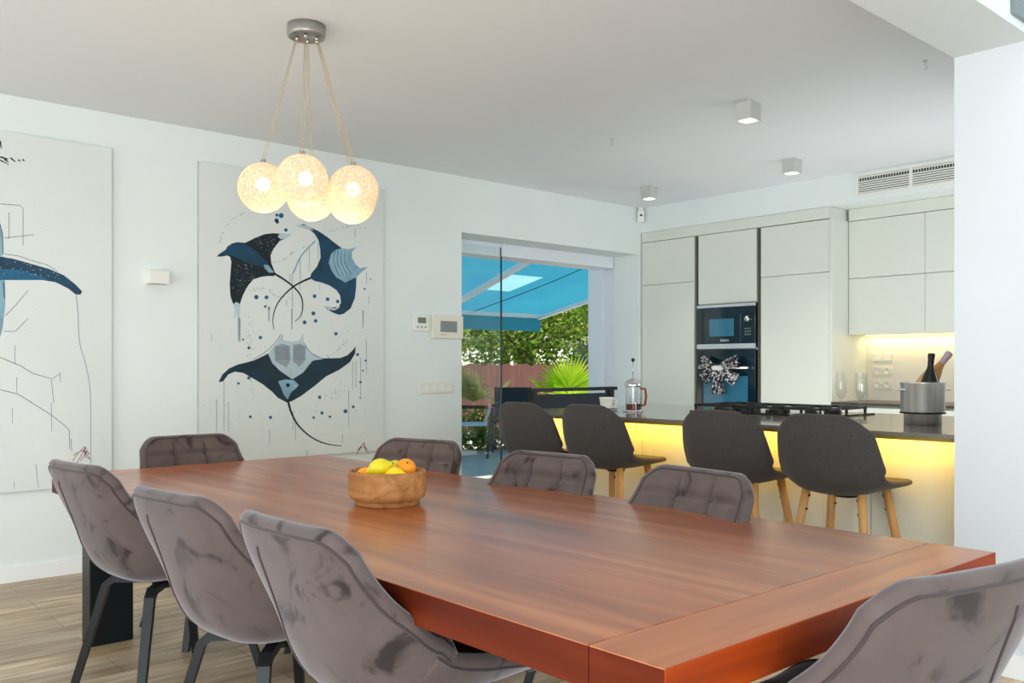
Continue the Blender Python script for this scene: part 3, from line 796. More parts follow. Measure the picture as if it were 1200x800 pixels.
fr.tube([(cos(2*pi*i/32)*.049, sin(2*pi*i/32)*.049, .05) for i in range(32)], .003, 6, closed=True)
fr.build('holder', chrome, fp)
h = MB(); h.tube([tuple(RV*.048+Vector((0,0,.14))), tuple(RV*.075+Vector((0,0,.138))), tuple(RV*.080+Vector((0,0,.09))), tuple(RV*.072+Vector((0,0,.04))), tuple(RV*.048+Vector((0,0,.035)))], .007, 8)
h.build('handle', mat('red_handle', srgb(142,48,26), .3, var=.05), fp)
sc = (-3.85,4.24,CZ)
s_ = MB(); s_.lathe([(.0001,.004),(.04,.004),(.085,.016),(.086,.018),(.083,.018),(.042,.008),(.0001,.007)], 36); s_.lathe([(.045,0),(.045,.005)], 24)
tag(s_.build('saucer', porcelain, loc=sc), 'white saucer under the coffee cup', 'saucer')
cu = thing('coffee_cup', 'white coffee cup on its saucer on the counter', 'cup', (sc[0], sc[1], CZ+.0085))
MB().lathe([(.0001,0),(.036,0),(.039,.004),(.048,.062),(.050,.072),(.047,.072),(.036,.008),(.0001,.006)], 32).build('bowl', porcelain, cu)
h = MB(); hd_ = (RV*.8-FV*.5).normalized()
h.tube([tuple(hd_*a+Vector((0,0,z))) for a, z in ((.044,.058),(.062,.060),(.070,.042),(.062,.022),(.040,.018))], .005, 8); h.build('handle', porcelain, cu)

# ------------------------------------------------------------------ fruit bowl
BW = Vector((-2.31*1.0952, 1.549*1.0952, TZ))
bo = thing('fruit_bowl', 'round turned wooden bowl holding lemons and oranges on the table', 'bowl', BW)
R = .130
MB().lathe([(.0001,.0),(R*.80,0),(R*.83,.004),(R*.83,.014),(R*.86,.017)], 64).build('foot', bowl_wood, bo)
MB().lathe([(R*.86,.017),(R*.96,.026),(R*1.0,.042),(R*1.0,.104),(R*.985,.112),(R*.95,.114),(R*.92,.108),(R*.92,.05),(R*.80,.03),(.0001,.028)], 64).build('body', bowl_wood, bo)
lemon_m = mat('lemon_skin', srgb(244,206,20), .42, var=.06, scale=40, bump=.15)
lemon_g = mat('green_lemon_skin', srgb(226,208,30), .42, var=.06, scale=40, bump=.15)
orange_m = mat('orange_skin', srgb(246,152,18), .42, var=.05, scale=60, bump=.2)
def fruit(name, lab, off, r, m, lemon, rot=(0,0,0)):
    p = BW+RV*off[0]+FV*off[1]+Vector((0,0,off[2]))
    t = thing(name, lab, name, p); M = Euler(rot).to_matrix()
    mb = MB(); nv, nu = 22, 28; vs = []; fs = []
    for i in range(nv+1):
        a = pi*i/nv
        rr = max(1e-4, sin(a))*r*(.93 if lemon else 1); z = -cos(a)*r*(1.12 if lemon else .96)
        if lemon: z += math.copysign(.010*max(0, abs(cos(a))-.88)/.12*1.0, -cos(a)) if abs(cos(a)) > .88 else 0
        for k in range(nu): vs.append(M @ Vector((rr*cos(2*pi*k/nu), rr*sin(2*pi*k/nu), z)))
    for i in range(nv):
        for k in range(nu): fs.append((i*nu+k, i*nu+(k+1) % nu, (i+1)*nu+(k+1) % nu, (i+1)*nu+k))
    mb.add(vs, fs, 0, True); mb.build('skin', m, t)
    sb = MB(); z = r*(1.12 if lemon else .96)+(.008 if lemon else -.002)
    e = M @ Vector((0,0,z)); sb.sphere(e, .0045, 8, 6); sb.build('stem_end', bark_m, t)
fruit('lemon', 'large yellow lemon on top at the left of the bowl', (-.022,-.035,.124), .033, lemon_g, True, (0,1.25,.9))
fruit('lemon', 'yellow lemon low at the front of the bowl', (.034,-.068,.100), .033, lemon_m, True, (0,1.4,.3))
fruit('lemon', 'small yellow lemon half hidden at the back of the bowl', (.020,.050,.112), .031, lemon_g, True, (0,1.5,-.5))
fruit('orange', 'bright orange fruit on the right of the bowl', (.062,.000,.118), .034, orange_m, False, (.3,.8,0))
fruit('orange', 'orange sitting low at the left inside the bowl', (-.070,-.02,.090), .035, orange_m, False, (1,.2,0))
fruit('orange', 'orange buried deep in the middle of the bowl', (0.0,-.0,.0635), .034, orange_m, False, (1,.2,0))

# ------------------------------------------------------------------ pendant lamp
CN = Vector((-3.515, 1.937, ZC))
pd = thing('pendant_lamp', 'cluster of five glowing woven globes hanging from a round metal canopy', 'lamp', CN)
cn = MB(); cn.lathe([(.0001,0),(.082,0),(.082,-.045),(.078,-.052),(.070,-.052),(.068,-.046),(.0001,-.046)][::-1], 40)
canopy = cn.build('canopy', mat('canopy_metal', srgb(158,156,152), .35, metal=.6, var=.03), pd)
def globe_strand_mesh(r):
    rnd = random.Random(5); m = MB()
    for i in range(130):
        ax = Vector((rnd.gauss(0,1), rnd.gauss(0,1), rnd.gauss(0,1))).normalized()
        off = rnd.uniform(-.6,.6); u = ax.orthogonal().normalized(); v = ax.cross(u); rr = sqrt(1-off*off)
        R_ = r*rnd.uniform(.985,1.0); ph = rnd.uniform(0,6)
        m.tube([ax*off*R_*(1+.05*sin(3*q+ph))+(u*cos(q)+v*sin(q))*rr*R_ for q in [2*pi*k/40 for k in range(40)]], .0010, 3, closed=True)
    return m
def glow_mat(name, col, strength, alpha):
    m = bpy.data.materials.new(name); m.use_nodes = True; N, L = m.node_tree.nodes, m.node_tree.links; N.clear()
    o = N.new('ShaderNodeOutputMaterial'); e = N.new('ShaderNodeEmission'); t = N.new('ShaderNodeBsdfTransparent'); mx = N.new('ShaderNodeMixShader')
    e.inputs[0].default_value = col; e.inputs[1].default_value = strength; mx.inputs[0].default_value = alpha
    L.new(t.outputs[0], mx.inputs[1]); L.new(e.outputs[0], mx.inputs[2]); L.new(mx.outputs[0], o.inputs[0]); return m
def strand_mat():
    m = bpy.data.materials.new('woven_strand'); nt, N, L, b = nodes(m)
    b.inputs['Base Color'].default_value = (.8,.62,.4,1); setin(b, 'Roughness', .6)
    tc = N.new('ShaderNodeTexCoord'); n = N.new('ShaderNodeTexNoise'); n.inputs['Scale'].default_value = 90
    cr = N.new('ShaderNodeValToRGB'); e = cr.color_ramp.elements; e[0].position = .4; e[0].color = (.50,.28,.12,1); e[1].position = .6; e[1].color = (1,.80,.56,1)
    L.new(tc.outputs['Object'], n.inputs['Vector']); L.new(n.outputs['Fac'], cr.inputs[0]); L.new(cr.outputs[0], b.inputs['Emission Color']); b.inputs['Emission Strength'].default_value = .42
    return m
strand_m = strand_mat(); bulb_m = glow_mat('lit_bulb', (1,.9,.74,1), 6, 1.0); veil_m = glow_mat('fibre_veil', (1,.86,.70,1), .86, .42)
GR = .107
gl_m = globe_strand_mesh(GR)
gl_src = None
gpos = [(-.185,-.01,1.955),(.020,-.165,1.955),(-.012,.15,1.945),(.205,.0,1.945),(.168,.17,1.935)]
for i, (a, b, z) in enumerate(gpos):
    p = RV*a+FV*b+Vector((0,0,z-ZC))
    top = p+Vector((0,0,GR+.012)); tc_ = (RV*a+FV*b)*.22+Vector((0,0,-.05))
    c = MB()
    side = RV*.006
    c.tube([tc_-side*.5, top-side], .0016, 6); c.tube([tc_+side*.5, top+side], .0016, 6)
    c.build('cord', wire_gold, pd)
    fx = MB(); fx.tube([tc_+Vector((0,0,.006)), tc_-Vector((0,0,.016))], .006, 8); fx.build('cord_grip', chrome, canopy)
    if gl_src is None:
        g = gl_m.build('globe', strand_m, pd); gl_src = g.data
    else:
        g = bpy.data.objects.new('globe', gl_src); COL.objects.link(g); g.parent = pd
    g.location = p; g.rotation_euler = (i*1.1, i*.7, i*2.0)
    v = MB().sphere((0,0,0), GR*.972, 32, 20).build('fibre_lining', veil_m, g)
    bm_ = MB().sphere((0,0,.015), .030, 16, 12).build('bulb', bulb_m, g)
    cp = MB(); cp.lathe([(.0001,GR+.016),(.012,GR+.014),(.012,GR-.012),(.0001,GR-.012)], 12); q = cp.build('cap', chrome, pd, loc=p)
    ld = bpy.data.lights.new('globe_light', 'POINT'); ld.energy = 2.2; ld.color = (1,.78,.5); ld.shadow_soft_size = .1
    lo = bpy.data.objects.new('globe_light', ld); COL.objects.link(lo); lo.location = CN+p+Vector((0,0,-.125))

# ------------------------------------------------------------------ paintings
ink = mat('ink_navy', srgb(6,22,32), .6, var=.2, scale=6)
teal = mat('paint_teal', srgb(4,58,84), .5, var=.35, scale=7, stretch=(1,1,1))
teal2 = mat('paint_deep_teal', srgb(4,42,58), .5, var=.3, scale=9)
pale = mat('paint_pale_blue', srgb(128,166,186), .6, var=.18, scale=14)
pale2 = mat('paint_ice_blue', srgb(176,196,204), .6, var=.08, scale=9)
dot_m = mat('paint_dot_blue', srgb(22,92,128), .6, var=.15, scale=20)
drip_m = mat('paint_drip', srgb(84,124,146), .6, var=.15, scale=20)
grey_p = mat('paint_grey', srgb(140,152,158), .6, var=.1, scale=30)
red_p = mat('signature_red', srgb(142,44,66), .6, var=.1)
PM = [canvas_m, canvas_edge, ink, teal, pale, pale2, dot_m, drip_m, grey_p, red_p, teal2]
def painting(name, lab, y0, y1, z0, z1):
    t = thing(name, lab, 'painting', (XW, (y0+y1)/2, (z0+z1)/2), 0, 'large paintings on the left wall')
    m = MB(); hy, hz = (y1-y0)/2, (z1-z0)/2
    m.box((0,-hy,-hz),(.028,hy,hz),1); m.mi[-1] = 1
    for i, f in enumerate(m.f):
        if all(m.v[j][0] > .02 for j in f): m.mi[i] = 0
    art = MB()
    return t, m, art, (y0+y1)/2, (z0+z1)/2
XP = XW+.028
class Art:
    def __init__(s, mb, cy, cz): s.mb, s.cy, s.cz, s.k = mb, cy, cz, 0
    def P(s, px, py, lay): y, z = on_x(px, py, XP); return (.0283+lay*.0003, y-s.cy, z-s.cz)
    def poly(s, pts, mi, lay=1):
        # outline smoothed, filled by fan-free triangulation
        n = len(pts); sm = []
        for i in range(n):
            p0, p1, p2, p3 = pts[i-1], pts[i], pts[(i+1) % n], pts[(i+2) % n]
            for u in (0, .34, .67):
                sm.append(tuple(.5*((2*b)+(-a+c)*u*.6+(2*a-5*b+4*c-d)*u*u*.6+(-a+3*b-3*c+d)*u**3*.6+ (0 if True else 0)) if False else b+(c-b)*u for a, b, c, d in zip(p0, p1, p2, p3)))
        vs = [s.P(x, y, lay) for x, y in sm]
        from mathutils.geometry import tessellate_polygon
        tri = tessellate_polygon([[Vector((0, v[1], v[2])) for v in vs]])
        out = []
        for t in tri:
            a, b, c = [Vector(vs[i]) for i in t]
            nx = ((b-a).cross(c-a)).x
            out.append(t if nx > 0 else t[::-1])
        s.mb.add(vs, out, mi)
    def line(s, pts, wpx, mi, lay=2, w2=None):
        n = len(pts); w2 = wpx if w2 is None else w2; wpx *= 1.3; w2 *= 1.4; vs = []
        for i, (x, y) in enumerate(pts):
            a = pts[max(0, i-1)]; b = pts[min(n-1, i+1)]; dx, dy = b[0]-a[0], b[1]-a[1]; l = sqrt(dx*dx+dy*dy) or 1
            w_ = (wpx+(w2-wpx)*i/(n-1))/2; nx, ny = -dy/l*w_, dx/l*w_
            vs += [s.P(x+nx, y+ny, lay), s.P(x-nx, y-ny, lay)]
        fs = [(2*i, 2*i+1, 2*i+3, 2*i+2) for i in range(n-1)]
        # orient to +x
        a, b, c = [Vector(vs[k]) for k in fs[0][:3]]
        if ((b-a).cross(c-a)).x < 0: fs = [f[::-1] for f in fs]
        s.mb.add(vs, fs, mi)
    def dot(s, x, y, r, mi, lay=1):
        pts = [(x+r*cos(q), y-r*sin(q)) for q in [2*pi*k/10 for k in range(10)]]
        vs = [s.P(a, b, lay) for a, b in pts]; f = tuple(range(10))
        a, b, c = [Vector(vs[k]) for k in (0, 3, 6)]
        s.mb.add(vs, [f if ((b-a).cross(c-a)).x > 0 else f[::-1]], mi)
def curve(pts, n=14):
    return [(p[0], p[1]) for p in spline([tuple(p) for p in pts], n)]
Zm = lambda pts: [(240+x/5.715, 260+y/5.715) for x, y in pts]       # detail sketch scale of the upper mantas
Zl = lambda pts: [(220+x/4.446, 360+y/4.446) for x, y in pts]       # lower manta
t, mb, am, cy_, cz_ = painting('manta_painting', 'large pale canvas painted with three teal manta rays', 2.27, 3.635, .575, 2.458)
A = Art(mb, cy_, cz_)
A.poly(Zm([(80,232),(95,215),(140,185),(150,165),(180,145),(215,135),(270,140),(340,105),(400,82),(455,75),(500,78),(582,80),(545,108),(500,128),(460,180),(440,225),(445,275),(470,340),(465,362),(420,362),(375,368),(325,385),(290,425),(255,490),(235,550),(212,535),(190,550),(172,500),(166,420),(172,340),(178,270),(170,235),(150,225),(110,232)]), 2, 1)
A.poly(Zm([(85,228),(140,188),(165,155),(215,138),(270,148),(340,190),(400,250),(440,300),(466,340),(430,330),(380,300),(320,285),(260,265),(200,230),(165,222)]), 3, 2)
A.poly(Zm([(395,285),(425,290),(462,338),(430,340),(400,310)]), 4, 3)
A.poly(Zm([(500,80),(582,80),(545,110),(508,116),(488,98)]), 5, 2)
A.poly(Zm([(190,552),(212,535),(238,552),(232,640),(222,640)]), 5, 2)
rd = random.Random(3)
for i in range(60):
    x, y = rd.uniform(180,330), rd.uniform(280,470)
    if y < 640-x*.7: A.dot(*Zm([(x, y)])[0], .32, 5, 3)
for i in range(40):
    x, y = rd.uniform(320,480), rd.uniform(95,220)
    A.dot(*Zm([(x, y)])[0], .3, 5, 3)
A.line(Zm(curve([(465,345),(530,385),(600,440),(645,500),(655,570),(640,630),(602,668)], 24)), 1.9, 2, 3, .5)
A.poly(Zm([(608,25),(660,14),(705,35),(760,60),(820,100),(870,140),(918,176),(880,185),(845,215),(830,270),(845,320),(880,370),(940,405),(1015,370),(1013,440),(1005,510),(975,580),(930,615),(900,622),(860,608),(820,585),(800,560),(850,572),(895,568),(912,540),(905,490),(880,455),(835,425),(780,405),(735,395),(705,375),(712,345),(750,300),(775,240),(772,180),(760,120),(735,80),(700,50),(650,38)]), 3, 1)
A.poly(Zm([(608,25),(640,18),(700,30),(730,60),(700,48),(650,38)]), 5, 2)
A.poly(Zm([(918,176),(960,182),(1018,168),(985,200),(985,240),(1010,285),(1040,310),(1095,300),(1050,335),(1015,370),(940,405),(880,370),(845,320),(830,270),(845,215),(880,185)]), 4, 2)
for k in range(9):
    u = k/8; A.line(Zm(curve([(860+u*90,195-u*8),(850+u*100,270),(890+u*100,370-u*30)], 8)), .35, 3 if k % 2 else 5, 3)
A.poly(Zm([(800,560),(830,568),(870,578),(905,560),(900,575),(870,592),(830,588)]), 5, 2)
A.line(Zm(curve([(708,375),(650,400),(590,435),(520,500),(475,570),(455,650),(462,722)], 24)), 1.9, 2, 3, .5)
A.line(Zm(curve([(740,128),(690,175),(640,235),(610,300),(590,345)], 12)), 1.2, 4, 2)
for x, y0, y1 in ((585,345,720),(570,350,400),(638,240,460),(698,170,330),(758,140,250),(228,640,800),(236,640,800),(222,640,790),(430,560,670),(770,410,450),(545,520,560),(1005,40,105),(1082,335,415),(1060,590,700),(1100,500,550),(45,755,800)):
    A.line(Zm([(x, y0), (x+1, (y0+y1)/2), (x, y1)]), .45, 7, 2, .3)
for x, y, r_ in ((345,503,15),(413,505,13),(405,566,9),(735,497,13),(822,517,13),(890,532,12),(727,612,14),(668,672,13),(742,662,12),(878,748,12),(372,774,12),(543,54,12),(485,0,12),(430,578,8),(256,788,7),(1070,448,7),(1110,383,5)):
    A.dot(*Zm([(x, y)])[0], r_/5.7, 6)
for (x, y, r_) in ((324.5,252,1.9),(329.5,252.5,3),(324,258,2.6)): A.dot(x, y, r_, 6)
# lower manta
A.poly(Zl([(160,390),(180,350),(215,318),(260,298),(340,278),(390,255),(418,240),(440,290),(480,330),(545,375),(600,340),(650,278),(720,265),(790,265),(830,250),(858,225),(875,202),(872,240),(845,285),(790,325),(720,360),(660,410),(590,462),(540,490),(515,495),(468,470),(440,440),(390,400),(340,370),(290,342),(245,335),(210,350),(185,385)]), 10, 1)
A.poly(Zl([(418,240),(460,190),(495,135),(498,170),(550,180),(585,170),(600,130),(605,185),(640,235),(700,262),(655,280),(600,340),(545,375),(480,330),(440,290)]), 5, 1)
A.poly(Zl([(450,205),(490,190),(530,200),(535,270),(515,315),(490,300),(455,280)]), 8, 2); A.poly(Zl([(550,195),(590,190),(615,205),(612,275),(580,310),(548,280)]), 8, 2)
for k in range(6):
    A.line(Zl([(455,212+k*12),(532,208+k*12)]), .25, 2, 3); A.line(Zl([(550,208+k*12),(614,208+k*12)]), .25, 2, 3)
A.poly(Zl([(470,385),(510,375),(555,380),(578,405),(560,425),(540,440),(520,480),(500,455),(485,415)]), 4, 2)
A.dot(*Zl([(522,405)])[0], 2.4, 2, 3); A.dot(*Zl([(562,408)])[0], 1.0, 5, 3)
A.line(Zl(curve([(520,480),(540,550),(580,620),(650,680),(720,710),(800,722)], 20)), 2.0, 2, 3, .6)
A.line(Zl(curve([(340,272),(400,235),(450,190),(485,140)], 10)), .4, 2, 3); A.line(Zl(curve([(605,185),(640,235),(700,265),(790,265)], 10)), .4, 2, 3)
for x, y0, y1 in ((150,480,650),(188,385,640),(212,490,650),(426,640,710),(548,540,640),(560,600,690),(838,430,620),(858,280,430),(900,260,480),(912,20,110),(930,170,350),(620,745,775),(268,50,180),(245,20,60),(540,10,115),(420,0,70),(805,660,700),(875,280,420)):
    A.line(Zl([(x, y0), (x+1, (y0+y1)/2), (x, y1)]), .45, 7, 2, .3)
for x, y, r_ in ((318,211,8),(885,246,8),(927,278,6),(318,368,9),(264,396,7),(687,468,9),(699,550,9),(656,574,7),(741,570,7),(822,541,11),(862,518,8),(431,573,9),(326,570,8),(900,390,7),(912,330,5),(898,472,4)):
    A.dot(*Zl([(x, y)])[0], r_/4.45, 6)
def speckle_path(pts, n, sp=.8):
    for i in range(n):
        u = rd.random()*(len(pts)-1); k = int(u); f = u-k
        x = pts[k][0]+(pts[k+1][0]-pts[k][0])*f+rd.gauss(0, sp); y = pts[k][1]+(pts[k+1][1]-pts[k][1])*f+rd.gauss(0, sp)
        A.dot(x, y, rd.uniform(.28,.5), 2 if rd.random() < .7 else 7)
speckle_path([(257,285),(262,270),(272,257),(288,248)], 26); speckle_path([(378,274),(395,268),(412,264),(436,268)], 30)
speckle_path([(320,309),(337,302),(345,294),(362,288)], 26); speckle_path([(292,340),(312,338),(322,347),(345,350)], 34)
speckle_path([(384,418),(398,408),(408,398)], 20); speckle_path([(290,368),(292,410),(294,460)], 50, 2.2); speckle_path([(375,470),(392,462),(402,452)], 24, 4)
for i in range(170):
    x, y = rd.uniform(238,442), rd.uniform(355,525); A.dot(x, y, rd.uniform(.2,.4), 7 if rd.random() < .5 else 2)
for pts in ([(418,532),(421,525),(426,519),(430,528)],[(421,527),(424,521),(428,520)],[(419,527),(425,523),(431,526)],[(426,518),(428,527),(432,531)]): A.line(pts, .6, 9, 3, .3)
mb.build('canvas', PM, t)

t, mb, am, cy_, cz_ = painting('whale_tail_painting', 'large pale canvas with a dark blue whale tail, cropped by the left edge', .385, 1.75, .497, 2.453)
A = Art(mb, cy_, cz_)
q4 = lambda pts: [(x/4, 150+y/4) for x, y in pts]; q3 = lambda pts: [(x/3.333, 340+y/3.333) for x, y in pts]
A.poly(q4([(-330,640),(-200,600),(-60,590),(0,603),(60,612),(160,640),(230,660),(300,690),(350,730),(385,765),(378,780),(355,780),(320,752),(260,722),(200,712),(100,712),(0,712),(-90,720),(-220,730),(-320,690)]), 3, 2)
A.poly(q4([(0,660),(90,665),(180,690),(230,712),(120,712),(0,712)]), 6, 3)
A.poly(q4([(-20,430),(0,445),(12,490),(14,595),(0,600),(-30,595)]), 4, 1)
A.poly(q3([(-30,-140),(20,-130),(20,60),(10,150),(0,185),(-30,120)]), 4, 1)
A.line(q4([(15,720),(22,800)]), .8, 2, 3); A.line(q4([(0,450),(12,500),(14,590)]), .6, 2, 3)
for i in range(70):
    x = rd.uniform(-150,330); y = 655+max(0, x-150)**2*.0018+rd.uniform(-36,36); A.dot(*q4([(x, y)])[0], rd.uniform(.25,.6), 5, 4)
for pts in ([(0,355),(90,362),(108,375),(108,500),(108,550)],[(42,395),(42,520)],[(20,515),(160,500)],[(20,590),(90,600),(160,625),(220,640),(270,672)]): A.line(q4(pts), .45, 2, 2, .35)
A.line(q3(curve([(298,20),(305,100),(310,200),(335,290),(350,370),(354,450),(354,690)], 24)), .55, 7, 2, .4)
for pts in ([(0,262),(80,295),(130,325),(200,345),(210,440)],[(0,388),(70,405),(150,455),(205,490),(255,530),(270,545),(272,620)],[(58,215),(58,290)],[(65,340),(65,400)],[(48,460),(48,520)],[(200,440),(202,550)],[(140,680),(150,770)],[(55,745),(55,775)],[(235,320),(235,360)],[(20,100),(60,60),(110,0)],[(15,160),(60,160),(110,110)],[(205,345),(235,325)],[(278,580),(280,630)]): A.line(q3(pts), .5, 7 if len(pts) == 2 else 2, 2, .35)
for a, b, c, d in ((0,135,20,30),(20,145,40,160),(50,140,72,158),(85,148,95,156),(105,147,115,154),(0,60,6,95)): A.line(q4([(a,b),(c,d)] if a or b != 135 else [(0,135),(38,146)]), 1.6, 2, 2, .8)
A.line(q4([(0,150),(42,172)]), 1.2, 2, 2, .5)
for i in range(150):
    x, y = rd.uniform(0,120), rd.uniform(200,560)
    if not (300 < y < 350): A.dot(x, y, rd.uniform(.15,.3), 7 if rd.random() < .6 else 2)
for pts in ([(85,540),(92,530),(99,523),(104,533)],[(86,533),(95,528),(106,531)],[(90,542),(97,530),(101,524)],[(94,540),(103,527)],[(96,526),(106,538)],[(99,523),(100,535),(106,538)]): A.line(pts, .6, 9, 3, .35)
mb.build('canvas', PM, t)

# ------------------------------------------------------------------ wall and ceiling fittings
sn = thing('wall_sconce', 'small white box wall light between the two paintings', 'lamp', (XW, 2.012, 1.716))
MB().box((.0,-.060,-.04),(.072,.060,.04),0,.002).build('housing', plastic_w, sn); MB().box((.012,-.045,-.0415),(.062,.045,-.0395)).build('diffuser', screen_m, sn)
th = thing('thermostat', 'small white thermostat with grey display left of the wall panel', 'thermostat', (XW, 3.978, 1.505))
MB().box((0,-.07,-.06),(.022,.07,.06),0,.003).build('body', plastic_w, th); MB().box((.0215,-.035,.0),(.0235,.04,.042)).build('screen', lcd_m, th)
for y in (-.035,.0,.035):
    MB().box((.0215,y-.008,-.035),(.0238,y+.008,-.025)).build('button', screen_m, th)
ip = thing('intercom_panel', 'cream intercom panel with grey screen beside the garden door', 'intercom', (XW, 4.225, 1.483))
MB().box((0,-.147,-.088),(.028,.147,.088),0,.004).build('body', plastic_c, ip); MB().box((.0275,-.075,-.04),(.0295,.085,.045)).build('screen', screen_m, ip)
for i in range(3): MB().box((.0275,-.07+i*.02,-.062),(.0295,-.06+i*.02,-.056)).build('button', screen_m, ip)
sw = thing('light_switch', 'cream four gang light switch strip beside the garden door', 'switch', (XW, 4.135, 1.017))
MB().box((0,-.158,-.042),(.010,.158,.042),0,.003).build('frame', plastic_c, sw)
for i in range(4): MB().box((.0095,-.138+i*.071,-.027),(.0135,-.138+i*.071+.062,.027),0,.0015).build('rocker', plastic_w, sw)
ms = thing('motion_sensor', 'small white motion sensor in the upper corner by the cabinets', 'sensor', (-5.455, 6.475, 2.575), radians(45))
MB().box((-.032,-.026,-.055),(.032,.02,.055),0,.008).build('housing', plastic_w, ms); MB().sphere((0,-.027,.01), .010, 12, 8).build('lens', rubber, ms); MB().box((-.02,-.015,.055),(.02,.02,.085)).build('bracket', plastic_w, ms)
for x, y, lab in ((-2.895,4.366,'square grey ceiling spotlight nearest the camera'),(-3.476,5.788,'square grey ceiling spotlight above the tall cabinet right of the oven'),(-4.788,5.791,'square grey ceiling spotlight near the motion sensor corner')):
    t = thing('ceiling_spotlight', lab, 'lamp', (x, y, ZC), 0, 'square ceiling spotlights')
    m_ = MB(); s_ = .05
    for a, b in (((-s_,-s_,-.1),(s_,-s_+.004,0)),((-s_,s_-.004,-.1),(s_,s_,0)),((-s_,-s_+.004,-.1),(-s_+.004,s_-.004,0)),((s_-.004,-s_+.004,-.1),(s_,s_-.004,0)),((-s_+.0045,-s_+.0045,-.02),(s_-.0045,s_-.0045,-.001))): m_.box(a, b)
    m_.build('housing', alu, t)
    m_ = MB(); m_.lathe([(.045,-.098),(.032,-.07),(.0001,-.07)], 24); m_.build('reflector', mat('spot_glow', (1,.95,.85), .5, emit=2.2), t)
    ld = bpy.data.lights.new('spot_light', 'SPOT'); ld.energy = 16; ld.spot_size = radians(95); ld.color = (1,.93,.82); ld.shadow_soft_size = .03; ld.spot_blend = .6
    lo = bpy.data.objects.new('spot_light', ld); COL.objects.link(lo); lo.location = (x, y, ZC-.105)
for x, y, lab in ((-1.921,4.396,'small metal ceiling hook near the right wall'),(-3.944,4.391,'small metal ceiling hook in the middle of the kitchen ceiling')):
    t = thing('ceiling_hook', lab, 'hook', (x, y, ZC), 0, 'ceiling hooks')
    MB().lathe([(.0001,-.004),(.012,-.004),(.014,0)], 16).build('rosette', alu, t)
    MB().tube([(0,0,-.003),(0,0,-.02),(.008,.004,-.030),(.004,.004,-.042),(-.004,0,-.036)], .0028, 8).build('hook', alu, t)

# ------------------------------------------------------------------ black framed bench by the garden door
bn = thing('garden_bench', 'black framed armchair bench with dark mesh back by the garden door', 'bench', (-5.0, 5.12, 0))
m_ = MB(); m_.beam((0,-.49,1.0),(0,.49,1.0), .045,.028); m_.build('top_rail', black_furn, bn)
for y in (-.45,.42):
    MB().beam((0,y,0),(0,y,.99), .045,.06).build('leg', black_furn, bn)
    MB().beam((.42,y,0),(.42,y,.70), .045,.045).build('leg', black_furn, bn)
    MB().beam((-.01,y,.70),(.45,y,.70), .05,.03).build('armrest', black_furn, bn)
MB().box((-.006,-.41,.62),(.006,.38,.965)).build('back_panel', mesh_navy, bn)
MB().box((.0,-.42,.44),(.42,.39,.50),0,.01).build('seat', mesh_navy, bn)

# ------------------------------------------------------------------ outdoors
struct('floor_terrace', box((-10.2, -6, -.08), (-5.80, 24, -.02)), terrace_m, 'grey tiled terrace in awning shade')
struct('ground', box((-60, -30, -.3), (-10.2, 70, -.08)), gravel_m, 'pale sunlit gravel garden')
aw = thing('awning', 'turquoise fabric awning over the terrace', 'awning', (0,0,0))
AX0, AX1, AZ0, AZ1, AY0, AY1 = -6.35, -9.5, 2.62, 1.93, 2.0, 9.05
def awz(x): u = (x-AX0)/(AX1-AX0); return AZ0+(AZ1-AZ0)*u-.04*sin(pi*u)
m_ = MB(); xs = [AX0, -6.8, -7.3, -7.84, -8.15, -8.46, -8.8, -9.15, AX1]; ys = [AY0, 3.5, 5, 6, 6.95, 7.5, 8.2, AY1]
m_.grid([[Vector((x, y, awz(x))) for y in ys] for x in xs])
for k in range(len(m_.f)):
    if k//(len(ys)-1) in (3, 4) and k % (len(ys)-1) == 4: m_.mi[k] = 1  # paler cells paint the rectangle of light seen on the cloth
m_.build('canopy_fabric', [awning_m, awning_lit], aw)
m_ = MB()
for y in (3.1, 5.45, 7.75):
    m_.tube([(AX0+(AX1-AX0)*i/10, y, awz(AX0+(AX1-AX0)*i/10)-.006) for i in range(11)], .005, 6)
m_.build('fabric_seams', seam_m, aw)
MB().box((AX1-.03, AY0, AZ1-.05), (AX1+.03, AY1, AZ1+.01), 0, .008).build('front_bar', trim_m, aw)
m_ = MB(); P = [[Vector((AX1-.02+.01*sin(y*9), y, z)) for z in (AZ1-.04, AZ1-.24)] for y in [AY0+(AY1-AY0)*i/60 for i in range(61)]]
m_.grid(P); m_.build('valance', awning_m, aw)
MB().box((-6.4, AY0-.1, 2.5), (-6.16, AY1+.1, 2.75), 0, .01).build('cassette', trim_m, aw)
for y0, y1, y2 in ((6.95,6.45,6.2),(8.9,7.9,8.95)):
    a = MB(); xe = -8.75 if y1 < 7 else -7.9; ze = awz(xe)-.07; a.beam((-6.3, y1, 2.50), (xe, y0, ze), .06,.06); a.beam((xe, y0, ze), (-9.45, y2, 1.88), .05,.05); a.build('folding_arm', trim_m, aw)

fe = thing('reed_fence', 'reddish brown reed screen fence behind the garden plants', 'fence', (-13.3, 11, 0))
m_ = MB(); P = []
for i in range(161):
    y = -9+i*.16; P.append([Vector((.02*sin(i*1.7), y, z)) for z in (-.08, .6, 1.22+.03*sin(i*2.3))])
m_.grid(P); m_.build('reed_screen', reed_m, fe)
for y in range(-8, 17, 3): MB().tube([(-.06, y, -.1), (-.06, y, 1.26)], .04, 8).build('post', bark_m, fe)

